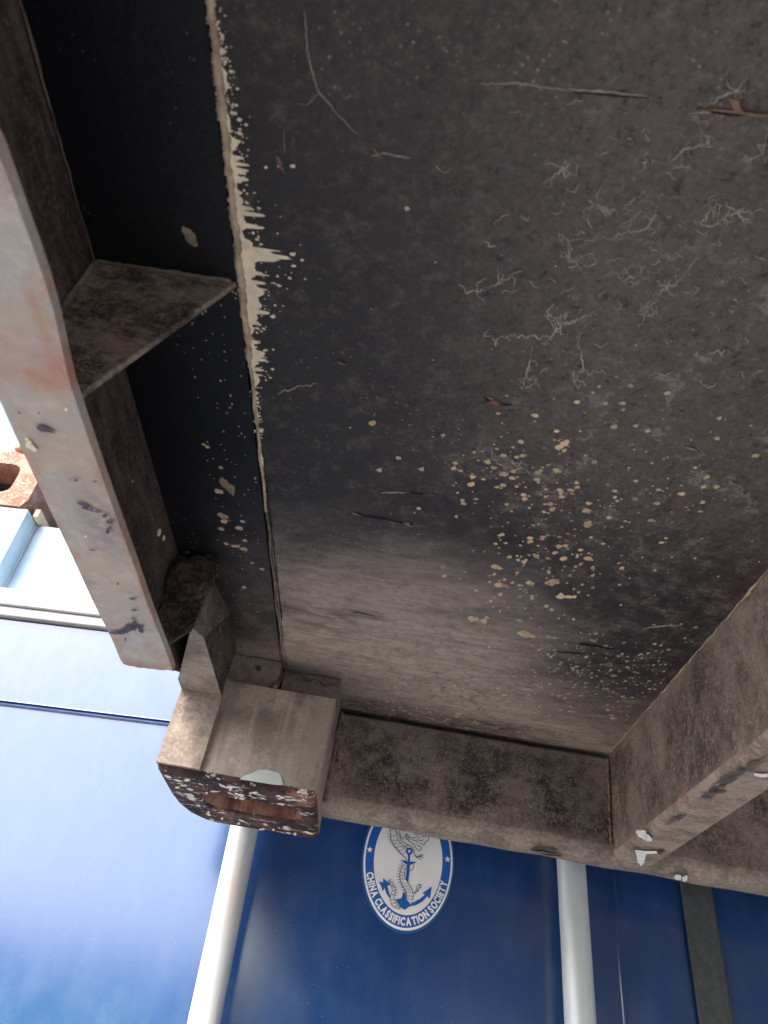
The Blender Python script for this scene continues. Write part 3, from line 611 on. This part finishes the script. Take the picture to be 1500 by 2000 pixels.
# upper block over the casting with its notch and cracked sealant
m = M().box(-.172, -.0795, 1.085, 1.262, .44, .4983).box(-.3, -.1755, 1.055, 1.20, .44, .4975)
hb = m.build('header_block', grime('block_dust', (.12, .095, .08), (.26, .21, .17), (.36, .62), .2, (1, 1, 1), .1), A, bevel=.0015)
sub(hb, BASE_A)
m = M(); c = [onA(a, b, y=1.0545) for a, b in [(497, 1301), (511, 1299), (509, 1311), (500, 1310)]]; m.prism(c, (0, .0008, 0)); m.build('rust_notch', flat('notch_rust', (.12, .05, .035), .9, .5, sc=120), hb)
M().tube([onA(560+.5*i, 1312+0*i, z=.4985) if i == 0 else onA(560+(95*i/20), 1312+(30*i/20)+4*math.sin(i*.9), y=1.083) for i in range(21)], .0016, 6, .8).build('crack_sealant', MSealD, hb, smooth=True)
M().tube([(-.1735, 1.04+.05*i/8, .447+.05*i/8) for i in range(9)], .0035, 7, .6).build('sealant_lump', MSealD, hb, smooth=True)
# sill ------------------------------------------------------------------
SY = 1.2; m = M(); prof = [(SY+.006, .4935), (SY, .488), (SY, .352), (SY+.003, .342), (SY+.010, .334), (SY+.020, .330)]
prof2 = prof+[(SY+.052, .330), (SY+.060, .334), (SY+.060, .4885)]
def extr(m, prof, x0, x1, nx):
    n = len(prof); vs = []; 
    for i in range(nx+1):
        x = x0+(x1-x0)*i/nx; vs += [(x, y+.0010*mnoise.noise(Vector((x*9, z*20, 1))), z+(.0022*mnoise.noise(Vector((x*12, 7, 1))) if z < .36 else .001*mnoise.noise(Vector((x*25, 7, 1))))) for y, z in prof]
    m.add(vs, [(i*n+k, (i+1)*n+k, (i+1)*n+k+1, i*n+k+1) for i in range(nx) for k in range(n-1)])
m = M(); m.mi = 0; extr(m, prof[:3], -.079, 3.0, 300); m.mi = 1; extr(m, prof2[2:8], -.079, 3.0, 300); m.mi = 0; extr(m, prof2[7:]+[prof2[0]], -.079, 3.0, 300)
MSE = edge_dust('dusty_sill_face', (.040, .032, .028), (.25, .197, .162), .335, .375, .6); sill = m.build('door_sill', [MSE, MSE], A, smooth=True); sub(sill, BASE_A)
for p in sill.data.polygons: p.use_smooth = True
ms = sill.modifiers.new('e', 'EDGE_SPLIT'); ms.split_angle = .7
M().tube([(-.0765+.002*random.random(), SY-.002, .49-.15*i/30) for i in range(31)], .004, 7, .8).build('weld_bead', MSealD, sill, smooth=True)
M().tube([(.3835, SY-.001, .492-.14*i/40) for i in range(41)], [.0022*random.uniform(.5, 1.4) for _ in range(41)], 7, .9).build('weld_bead', flat('rusty_weld', (.27, .18, .13), .9, .6, sc=130), sill, smooth=True)
m = M(); K = dict(z=.3278)
for t, w in [([(1035, 1660), (1060, 1661), (1090, 1668)], 4), ([(1060, 1668), (1100, 1672)], 3)]: ribbon(m, t, w, z=.3275, wob=1)
m.build('lip_split', MCrack, sill)
m = M(); blot(m, (1323, 1714), 8, 5, .2, dict(z=.3255), n=14, jag=.6); blot(m, (1338, 1716), 6, 6, .2, dict(z=.3255), n=14, jag=.6); m.build('white_droppings', MWhite, sill)
# gooseneck tunnel beam -----------------------------------------------
bx0, bx1 = .3865, .445; m = M(); ny = 70; vs = []; n = 6
for j in range(ny+1):
    y = -1.2+(SY+.001+1.2)*j/ny; w = .0012*mnoise.noise(Vector((2, y*8, 1)))
    zb = .331; vs += [(bx0+w, y, .4975), (bx0+w, y, zb+.011), (bx0+.003+w, y, zb+.004), (bx0+.010+w, y, zb), (bx1+w, y, zb), (bx1+w, y, zb+.009)]
m.mi = 0; m.add(vs, [(j*n, (j+1)*n, (j+1)*n+1, j*n+1) for j in range(ny)])
m.mi = 1; m.add(vs, [(j*n+k, (j+1)*n+k, (j+1)*n+k+1, j*n+k+1) for j in range(ny) for k in (1, 2, 3, 4)])
MSill2 = None
MFlg = grime('tunnel_flange_dust', (.16, .12, .095), (.36, .285, .22), (.36, .6), .2, (1, 2, 1), .25)
MBE = edge_dust('dusty_beam_face', (.070, .055, .046), (.25, .197, .160), .325, .362, .7, (1, 1, .7)); tb = m.build('tunnel_beam', [MBE, MFlg], A, smooth=True); sub(tb, BASE_A); ms = tb.modifiers.new('e', 'EDGE_SPLIT'); ms.split_angle = .8
M().box(2.4, 2.46, -1.2, SY-.002, .331, .497).build('tunnel_beam', MBeam, A)
pp = []; rr = []
for i in range(120):
    y = .3+.895*i/119; pp.append((.3848+random.uniform(-.0008, .0008), y, .4968)); rr.append(max(.0003, .0011*(.7+mnoise.noise(Vector((y*20, 3, 3)))*1.5)))
M().tube(pp, rr, 6, .6).build('seam_sealant', MSeal, A, smooth=True)
m = M(); K = dict(z=.3285)
for c, rx, ry, ro in [((1255, 1630), 11, 8, .3), ((1264, 1636), 9, 6, .5), ((1246, 1624), 5, 3, 0)]: blot(m, c, rx, ry, ro, K, n=16, jag=.5)
m.add([onA(a, b, **K) for a, b in [(1240, 1660), (1258, 1662), (1282, 1662), (1284, 1667), (1262, 1668), (1258, 1685), (1252, 1692), (1245, 1684), (1243, 1670)]], [list(range(9))])
m.add([onA(a, b, **K) for a, b in [(1472, 1510), (1490, 1512), (1500, 1511), (1499, 1518), (1486, 1518), (1473, 1515)]], [list(range(6))])
m.build('white_droppings', MWhite, tb)
m = M(); K = dict(z=.3288)
for c, rx, ry, ro in [((1420, 1525), 42, 10, -.55), ((1390, 1550), 22, 9, -.4), ((1470, 1495), 25, 7, -.6), ((1285, 1665), 10, 4, 0), ((1320, 1600), 18, 5, -.5), ((1240, 1658), 8, 2, 0)]: blot(m, c, rx, ry, ro, K, n=26, jag=1.0)
m.build('tar_smears', flat('tar_smear', (.12, .098, .085), .85, .6, sc=60), tb)
# body above ------------------------------------------------------------
for x0, x1 in ((XL, XL+.2), (XR-.2, XR)):
    for y0, y1 in ((1.21, CY1), (Y0, Y0+.2)): M().box(x0, x1, y0, y1, .446, 3.75).build('corner_post', MMar, A)
def corr(m, a, b, z0, z1, axis, depth=.045, pitch=.35):
    k = int(abs(b[0]-a[0]+b[1]-a[1])/pitch); P = []
    for i in range(k):
        for t, d in ((0, 0), (.3, 0), (.45, 1), (.85, 1)):
            s_ = (i+t)/k; x = a[0]+(b[0]-a[0])*s_; y = a[1]+(b[1]-a[1])*s_
            P.append((x+(depth*d if axis == 'x' else 0), y+(depth*d if axis == 'y' else 0)))
    P.append(b); n = len(P); m.add([(x, y, z0) for x, y in P]+[(x, y, z1) for x, y in P], [(i, i+1, n+i+1, n+i) for i in range(n-1)])
m = M(); corr(m, (XL+.01, 1.06), (XL+.01, Y0+.2), .52, 3.75, 'x'); corr(m, (XR-.06, 1.06), (XR-.06, Y0+.2), .52, 3.75, 'x'); corr(m, (XL+.2, Y0+.02), (XR-.2, Y0+.02), .52, 3.75, 'y'); m.box(XL+.2, XR-.2, 1.215, 1.2615, .53, 3.75)
m.build('wall_panels', MMar, A); M().box(XL, XR, Y0, CY1, 3.75, 3.8).build('roof', MMar, A)
m = M(); m.box(XR-.06, XR, Y0+.3, 1.03, ZF, .52); m.build('side_rail', MFl, A)
for x0, y0 in ((XR-.225, 1.04), (XL, Y0), (XR-.225, Y0)): M().box(x0, x0+.225, y0, y0+.232, CZ, .446).build('corner_casting', MC, A, bevel=.01)
for i in range(10):
    y = -1.35-.56*i; M().box(-.3, 2.98, y, y+.012, .335, .4975).box(-.3, 2.98, y+.012, y+.06, .335, .343).build('cross_member', MSill, A)
# ================================================================== CONTAINER B (behind)
RI = Matrix.Identity(3)
B = thing('shipping_container', BASE_B, RI, 'blue container standing behind, with steel lock rods and an oval emblem on its doors', 'shipping container')
BX0, BX1, DY, BZ0, BZ1 = -1.102, 2.292, 1.42, BASE_B.z+.02, 1.162
SEAMX = .632
def door(x0, x1, name='door'):
    m = M(); vs = []; xs = [x0, x1]
    if x0 < .4: xs = [x0, .478, .4800, .4835, .488, x1]; dy = [0, 0, -.0009, -.0009, .003, .003]
    else: dy = [.003, .003]
    zs = [BZ0+.25, -.9, -.2, .10, .30, .512, .5150, .5175, .5200, .5225, .5255, .60, .7]
    dz = [0, 0, 0, 0, 0, 0, -.0048, -.0052, .001, -.0048, 0, 0, 0]
    for z, q in zip(zs, dz):
        for x, d in zip(xs, dy): vs.append((x, DY+d+q, z))
    n = len(xs); m.add(vs, [(j*n+i, j*n+i+1, (j+1)*n+i+1, (j+1)*n+i) for j in range(len(zs)-1) for i in range(n-1)])
    m.add([(x0, DY, BZ0+.25), (x1, DY, BZ0+.25), (x1, DY, .7), (x0, DY, .7), (x0, DY+.06, BZ0+.25), (x1, DY+.06, BZ0+.25), (x1, DY+.06, .7), (x0, DY+.06, .7)], [(4, 5, 6, 7), (0, 1, 5, 4), (3, 2, 6, 7), (0, 3, 7, 4), (1, 2, 6, 5)])
    return m.build(name, MBlue, B)
dl = door(-.86, SEAMX-.004); dr = door(SEAMX+.004, 2.06); sub(dl, BASE_B); sub(dr, BASE_B)
# rods: thing > door > rod
def rod(x, par, mat=MGal):
    zz = [BZ0+.16]+[-1.6+.1*i for i in range(23)]+[.86]
    o = M().tube([(x+.0006*mnoise.noise(Vector((z*3, x, 0))), 1.366, z) for z in zz], .0248, 28).build('lock_rod', mat, par, smooth=True); return o
rod(-.1915, dl); rod(.391, dl); rod(.873, dr); rod(1.455, dr)
for x, par in ((-.1915, dl), (.391, dl), (.873, dr), (1.455, dr)):
    for z in (-.45, -1.1, .60): M().box(x-.05, x+.05, 1.334, 1.419, z-.03, z+.03).build('rod_bracket', MGal, par, bevel=.008)
m = M(); x0, x1 = .603, .662
P = [(x0, 1.415), (x0+.003, 1.410), (x0+.012, 1.4075), (x1-.018, 1.4075), (x1-.006, 1.411), (x1, 1.4165)]
vs = [(x, y, z) for z in (BZ0+.25, .7) for x, y in P]; m.add(vs, [(i, i+1, 6+i+1, 6+i) for i in range(5)]).build('centre_gasket', MRub, B)
# header gasket in three tiers
m = M()
for z0, z1, y in ((.7045, .727, 1.408), (.7275, .750, 1.402), (.7505, .773, 1.410)): m.box(-.86, 2.06, y, 1.47, z0, z1)
m.build('header_gasket', MGask, B, bevel=.004, seg=3)
# frame: posts, header, sill
RY = 1.483
m = M().box(BX0, -.867, DY, 1.62, BZ0+.16, .996); m.build('corner_post', MSkyLit, B, bevel=.004)
M().box(2.06, BX1, DY, 1.62, BZ0+.16, .996).build('corner_post', MSkyLit, B, bevel=.004)
m = M(); m.add([(-.8665, RY-.004, .776), (2.06, RY-.004, .776), (2.06, RY, .992), (-.8665, RY, .992), (-.8665, 1.44, .774), (2.06, 1.44, .774)], [(0, 1, 2, 3), (4, 5, 1, 0)]); m.box(-.8665, 2.06, RY+.001, RY+.10, .774, .994)
m.build('door_header', MSkyLit, B); M().tube([(-.8655, RY-.006, .79+.2*i/14) for i in range(15)], .003, 6, .6).build('weld_bead', MSkyLit, B, smooth=True)
M().box(-.86, 2.06, 1.40, 1.60, BZ0+.02, BZ0+.245).build('door_sill', MSkyLit, B, bevel=.004)
def cornerB(x0, y0, z0, z1, holed=True):
    """corner fitting with a rounded aperture in the end face"""
    m = M(); w = .225; d = .247; cx, cz = x0+w/2, (z0+z1)/2; n = 32
    o, h, hi = [], [], []
    for k in range(n):
        t = 2*math.pi*(k+.5)/n; c, s_ = math.cos(t), math.sin(t); q = 1/max(abs(c)/(w/2), abs(s_)/((z1-z0)/2))
        o.append((cx+c*q, y0, cz+s_*q)); hx = max(-1, min(1, c*1.25))*.058*(abs(c)**.2); hz = max(-1, min(1, s_*1.25))*.045
        h.append((cx+hx, y0, cz+hz)); hi.append((cx+hx*.97, y0+.035, cz+hz*.97))
    strip(m, o, h); strip(m, h, hi); 
    m.add([(p[0]*1, y0+.12, p[2]) for p in hi], [list(range(n))]); strip(m, hi, [(p[0], y0+.12, p[2]) for p in hi]); strip(m, o, [(p[0], y0+d, p[2]) for p in o]); m.add([(p[0], y0+d, p[2]) for p in o], [list(range(n))])
    return m.build('corner_casting', MOld, B)
cornerB(BX0, DY-.004, .9975, 1.162); cornerB(BX1-.225, DY-.004, .9975, 1.162)
cornerB(BX0, DY-.004, BZ0-.003, BZ0+.158); cornerB(BX1-.225, DY-.004, BZ0-.003, BZ0+.158)
M().box(-.868, -.856, 1.45, 1.66, .997, 1.02).build('header_flashing', MCream, B)
BY1 = DY+8.2
m = M(); corr(m, (BX0+.02, 1.62), (BX0+.02, BY1), BZ0+.1, 1.12, 'x'); corr(m, (BX1-.07, 1.62), (BX1-.07, BY1), BZ0+.1, 1.12, 'x'); corr(m, (BX0, BY1-.05), (BX1, BY1-.05), BZ0+.1, 1.12, 'y'); m.build('wall_panels', MBlue, B)
M().box(BX0+.01, BX1-.01, 1.50, BY1, 1.12, 1.14).build('roof', MBlue, B); M().box(BX0+.01, BX1-.01, 1.62, BY1, BZ0+.02, BZ0+.12).build('side_rail', MSkyLit, B)
# ---- emblem -------------------------------------------------------------
def Z4(a, b): return (a/5+640, b/5+1580)
EC = (.1064, .3218)
def disc(m, rx, rz, y, th=.0, n=96, r0=None):
    o = [(EC[0]+rx*math.cos(2*math.pi*k/n), y, EC[1]+rz*math.sin(2*math.pi*k/n)) for k in range(n)]
    if r0: strip(m, o, [(EC[0]+r0[0]*math.cos(2*math.pi*k/n), y, EC[1]+r0[1]*math.sin(2*math.pi*k/n)) for k in range(n)])
    else: m.add(o, [list(range(n))])
    if th: strip(m, o, [(a, y+th, c) for a, _, c in o])
ME1 = flat('sticker_blue', (.018, .12, .42), .35, .05, BASE_B, 30); ME0 = flat('sticker_border', (.02, .10, .30), .3, .05, BASE_B, 30); MEW = flat('sticker_white', (.90, .89, .85), .4, .03, BASE_B, 30); MEI = flat('sticker_ink', (.015, .03, .075), .4, .05, BASE_B, 30)
y = DY-.0020
m = M(); disc(m, .0852, .1168, y, .0012); em = m.build('emblem', ME0, dl); sub(em, BASE_B)   # child of the door
def sp(m, name, mat): return m.build(name, mat, em)
em.parent = B; dl_ = em
m = M(); disc(m, .0812, .1126, y-.0006); sp(m, 'white_ring', MEW)
m = M(); disc(m, .0775, .1086, y-.0012); sp(m, 'blue_ring', ME1)
m = M(); disc(m, .0624, .0892, y-.0018); sp(m, 'cream_field', flat('sticker_cream', (.88, .85, .79), .5, .02, BASE_B, 30))
YI = y-.0024
def zp(a, b, yy=YI): return onB(*Z4(a, b), yy)
def poly(m, pts): 
    vs = [zp(*p) for p in pts]
    from mathutils.geometry import tessellate_polygon
    m.add(vs, [list(t) for t in tessellate_polygon([vs])])
m = M()
rg = [[(797+r*math.cos(2*math.pi*k/20), 413+r*math.sin(2*math.pi*k/20)) for k in range(20)] for r in (35, 15)]
strip(m, [zp(*p) for p in rg[0]], [zp(*p) for p in rg[1]])
poly(m, [(785, 445), (805, 445), (804, 512), (872, 518), (830, 538), (803, 548), (795, 640), (786, 722), (763, 690), (770, 600), (779, 547), (742, 524), (708, 495), (783, 511)])
poly(m, [(745, 812), (760, 832), (763, 875), (790, 908), (835, 905), (895, 882), (952, 836), (925, 822), (1018, 757), (998, 878), (972, 852), (925, 905), (862, 940), (800, 952), (750, 987), (705, 952), (658, 882), (690, 880), (722, 868), (733, 822)])
poly(m, [(541, 675), (618, 742), (582, 748), (595, 805), (614, 862), (600, 868), (572, 822), (556, 770), (536, 808), (524, 760), (498, 708), (541, 718)])
sp(m, 'anchor', ME1)
m = M()
def line(pts, w=6, closed=False):
    n = len(pts); L = []; Rr = []
    for i, (a, b) in enumerate(pts):
        c, d = pts[min(i+1, n-1)]; e, f = pts[max(i-1, 0)]; tx, ty = c-e, d-f; q = math.hypot(tx, ty) or 1
        L.append(zp(a-ty/q*w/2, b+tx/q*w/2, YI-.0004)); Rr.append(zp(a+ty/q*w/2, b-tx/q*w/2, YI-.0004))
    m.add(L+Rr, [(i, i+1, n+i+1, n+i) for i in range(n-1)])
def sm(pts, k=6):
    o = []
    for i in range(len(pts)-1):
        p0, p1, p2, p3 = pts[max(i-1, 0)], pts[i], pts[i+1], pts[min(i+2, len(pts)-1)]
        for j in range(k):
            t = j/k; o.append(tuple(.5*((2*p1[q])+(-p0[q]+p2[q])*t+(2*p0[q]-5*p1[q]+4*p2[q]-p3[q])*t*t+(-p0[q]+3*p1[q]-3*p2[q]+p3[q])*t**3) for q in (0, 1)))
    return o+[pts[-1]]
def spiky(pts, h, side, gap=2, w=5):
    s_ = sm(pts, 5)
    for i in range(1, len(s_)-1, gap):
        (a, b), (c, d) = s_[i-1], s_[i+1]; tx, ty = c-a, d-b; q = math.hypot(tx, ty) or 1
        line([s_[i], (s_[i][0]+side*(-ty/q)*h, s_[i][1]+side*(tx/q)*h-6)], w)
def scales(l, r, k):
    l = sm(l, 6); r = sm(r, 6)
    for i in range(k):
        a = l[int((i+.5)/k*(len(l)-1))]; b = r[int((i+.5)/k*(len(r)-1))]
        for t in (.12, .42, .72):
            p = (a[0]+(b[0]-a[0])*t, a[1]+(b[1]-a[1])*t); q = (a[0]+(b[0]-a[0])*(t+.26), a[1]+(b[1]-a[1])*(t+.26)); line([p, ((p[0]+q[0])/2+3, (p[1]+q[1])/2+13), q], 3.5)
l1 = [(600, 120), (612, 215), (618, 290), (645, 350), (690, 405), (735, 455)]; r1 = [(650, 120), (665, 215), (685, 290), (725, 345), (765, 375), (790, 385)]
line(sm(l1), 6); line(sm(r1), 5); spiky(l1, 24, 1); scales(l1, r1, 8)
l2 = [(745, 540), (715, 590), (702, 650), (715, 715), (745, 775), (770, 830), (770, 880)]; r2 = [(790, 545), (755, 600), (755, 660), (790, 725), (822, 780), (836, 840), (828, 895)]
line(sm(l2), 6); line(sm(r2), 6); spiky(l2, 30, 1); scales(l2, r2, 11)
l3 = [(585, 695), (618, 745), (630, 800), (612, 860), (618, 920), (650, 960), (715, 975)]; r3 = [(600, 690), (645, 750), (662, 805), (648, 860), (660, 910), (690, 945), (722, 962)]
line(sm(l3), 5); line(sm(r3), 5); spiky(r3[:4], 20, -1); scales(l3, r3, 8)
for p in ([(735, 375), (770, 360), (810, 362), (840, 400), (845, 440), (880, 470), (930, 452)], [(845, 440), (860, 465), (890, 488), (920, 500)], [(880, 470), (915, 470), (935, 480)], [(880, 470), (905, 450), (925, 445)], [(735, 455), (760, 480), (770, 520)], [(840, 540), (835, 580), (800, 608)],
          [(836, 826), (862, 800), (872, 760), (888, 742), (918, 738)], [(850, 828), (880, 795), (890, 770), (915, 760)], [(888, 742), (905, 750), (912, 775)], [(875, 790), (890, 805)],
          [(670, 215), (700, 260), (720, 310), (760, 340), (790, 350)], [(755, 240), (790, 270), (830, 285), (870, 270), (905, 285)], [(740, 270), (770, 285), (800, 320)], [(800, 320), (840, 345), (860, 380), (890, 408), (915, 395), (905, 370), (870, 350)], [(910, 240), (930, 270), (980, 268), (985, 300), (950, 330), (935, 360)], [(870, 290), (900, 310), (935, 300)], [(900, 330), (930, 350)], [(760, 250), (775, 300)], [(780, 245), (800, 300)], [(820, 300), (860, 310), (880, 330)], [(840, 240), (870, 250), (905, 243)], [(700, 215), (715, 270), (745, 300)], [(860, 180), (930, 190), (985, 250)], [(760, 180), (820, 160), (900, 170)]):
    line(sm(p, 4), 6)
sp(m, 'dragon', MEI)
m = M()
poly(m, [(790, 905), (812, 898), (850, 902), (885, 905), (852, 917), (866, 934), (838, 924), (840, 942), (820, 930), (812, 950), (800, 930)])
sp(m, 'dragon_foot', MEW)
# letters on the ring
def glyph(ch):
    cu = bpy.data.curves.new('t', 'FONT'); cu.body = ch; cu.size = 1; cu.offset = .055; cu.resolution_u = 3; cu.fill_mode = 'FRONT'
    ob = bpy.data.objects.new('t', cu); COL.objects.link(ob); bpy.context.view_layer.update()
    me = bpy.data.meshes.new_from_object(ob); vs = [v.co.copy() for v in me.vertices]; fs = [list(p.vertices) for p in me.polygons]
    bpy.data.objects.remove(ob); bpy.data.meshes.remove(me); return vs, fs
def ring_pt(t, rx=.0700, rz=.0990): return EC[0]+rx*math.cos(t), EC[1]+rz*math.sin(t)
TXT = 'CHINA CLASSIFICATION SOCIETY'; gl = {c: glyph(c) for c in set(TXT) if c != ' '}
wd = {c: max(v.x for v in gl[c][0])-min(v.x for v in gl[c][0]) for c in gl}
H = .0116; HS = H/.70
adv = [(wd[c]*HS*.98+.0016) if c != ' ' else .0050 for c in TXT]; tot = sum(adv)
t0, t1 = math.radians(196), math.radians(344)
arc = [(t0+(t1-t0)*i/600) for i in range(601)]; s_ = [0]
for a, b in zip(arc, arc[1:]): p, q = ring_pt(a), ring_pt(b); s_.append(s_[-1]+math.hypot(q[0]-p[0], q[1]-p[1]))
k = s_[-1]/tot; m = M(); cur = 0
for c, a in zip(TXT, adv):
    mid = (cur+a/2)*k; cur += a
    if c == ' ': continue
    i = next(j for j, v in enumerate(s_) if v >= mid); t = arc[i]; px, pz = ring_pt(t)
    p2 = ring_pt(t+.01); tx, tz = p2[0]-px, p2[1]-pz; q = math.hypot(tx, tz); tx /= q; tz /= q; nx, nz = -tz, tx
    vs, fs = gl[c]; mx = min(v.x for v in vs); w = wd[c]; sx = HS*min(1.15, k)
    m.add([(px+tx*(v.x-mx-w/2)*sx+nx*(v.y-.35)*HS, YI+.0004, pz+tz*(v.x-mx-w/2)*sx+nz*(v.y-.35)*HS) for v in vs], fs)
sp(m, 'lettering', MEW)
m = M()
for cx in (.035, .1778):
    P = []
    for q in range(10):
        r = .0062 if q % 2 == 0 else .0025; t = math.pi/2+q*math.pi/5; P.append((cx+r*math.cos(t), YI+.0004, .3308+r*math.sin(t)))
    c = len(P); m.add(P+[(cx, YI+.0004, .3308)], [(q, (q+1) % 10, 10) for q in range(10)])
sp(m, 'star', MEW)
# ---- twist lock on the far corner
T = thing('twist_lock', (-.99, 1.54, 1.162), RI, 'faded red twist lock sitting on the rusty corner of the blue container', 'twist lock')
m = M().box(-1.07, -.92, 1.47, 1.62, 1.1625, 1.19); m.build('base_plate', MOld, T, bevel=.006)
m = M(); cz = [1.19, 1.20, 1.225, 1.25, 1.27, 1.285]; rr = [.05, .062, .06, .048, .03, .006]
m.tube([(-.985, 1.52, z) for z in cz], rr, 20); m.build('cone', MPink, T, smooth=True)
M().tube([(-.99, 1.45, 1.205), (-.96, 1.43, 1.20), (-.92, 1.42, 1.195)], .01, 10).build('handle', MOld, T, smooth=True)
# ================================================================== CONTAINER C (behind the camera, carries A)
C = thing('shipping_container', (-1.35, -2.2, -GZ/U), RI, 'low teal container close behind the viewer, carrying the far end of the grimy one', 'shipping container')
cb = C['_b']; x0, x1, y1, y0 = -3.0, .35, -2.2, -9; z0, z1 = -GZ/U, .24
m = M(); corr(m, (x0+.15, y1-.06), (x1-.15, y1-.06), z0+.15, z1-.1, 'y'); corr(m, (x0+.02, y1-.1), (x0+.02, y0), z0+.1, z1-.1, 'x'); corr(m, (x1-.06, y1-.1), (x1-.06, y0), z0+.1, z1-.1, 'x'); m.build('wall_panels', MTeal, C)
m = M().box(x0, x0+.16, y1-.16, y1, z0, z1).box(x1-.16, x1, y1-.16, y1, z0, z1).box(x0+.16, x1-.16, y1-.12, y1, z1-.12, z1).box(x0+.16, x1-.16, y1-.12, y1, z0, z0+.16).box(x0, x1, y0, y1-.17, z1-.03, z1-.005); m.build('frame', MTeal, C, bevel=.01)
D = thing('shipping_container', (-7.0, -11.2, -GZ/U), RI, 'dark green container lying side-on in the yard far behind the viewer', 'shipping container')
dx0, dx1, dz0, dz1 = -15.4, 1.4, -GZ/U, 1.19
MGrn = flat('green_container_paint', (.035, .10, .075), .5, .15, (0, 0, 0), 3)
m = M(); corr(m, (dx0+.2, -11.26), (dx1-.2, -11.26), dz0+.2, dz1-.15, 'y'); corr(m, (dx0+.2, -14.5), (dx1-.2, -14.5), dz0+.2, dz1-.15, 'y'); corr(m, (dx1-.05, -14.4), (dx1-.05, -11.3), dz0+.2, dz1-.15, 'x'); m.build('wall_panels', MGrn, D)
m = M()
for q in (-11.36, -14.58): m.box(dx0, dx0+.2, q, q+.16, dz0, dz1).box(dx1-.2, dx1, q, q+.16, dz0, dz1).box(dx0+.2, dx1-.2, q, q+.1, dz1-.15, dz1).box(dx0+.2, dx1-.2, q, q+.1, dz0, dz0+.2)
m.box(dx0, dx1, -14.4, -11.37, dz1-.05, dz1-.01); m.build('frame', MGrn, D, bevel=.01)
for o in list(bpy.data.objects):
    if '_b' in o.keys(): del o['_b']
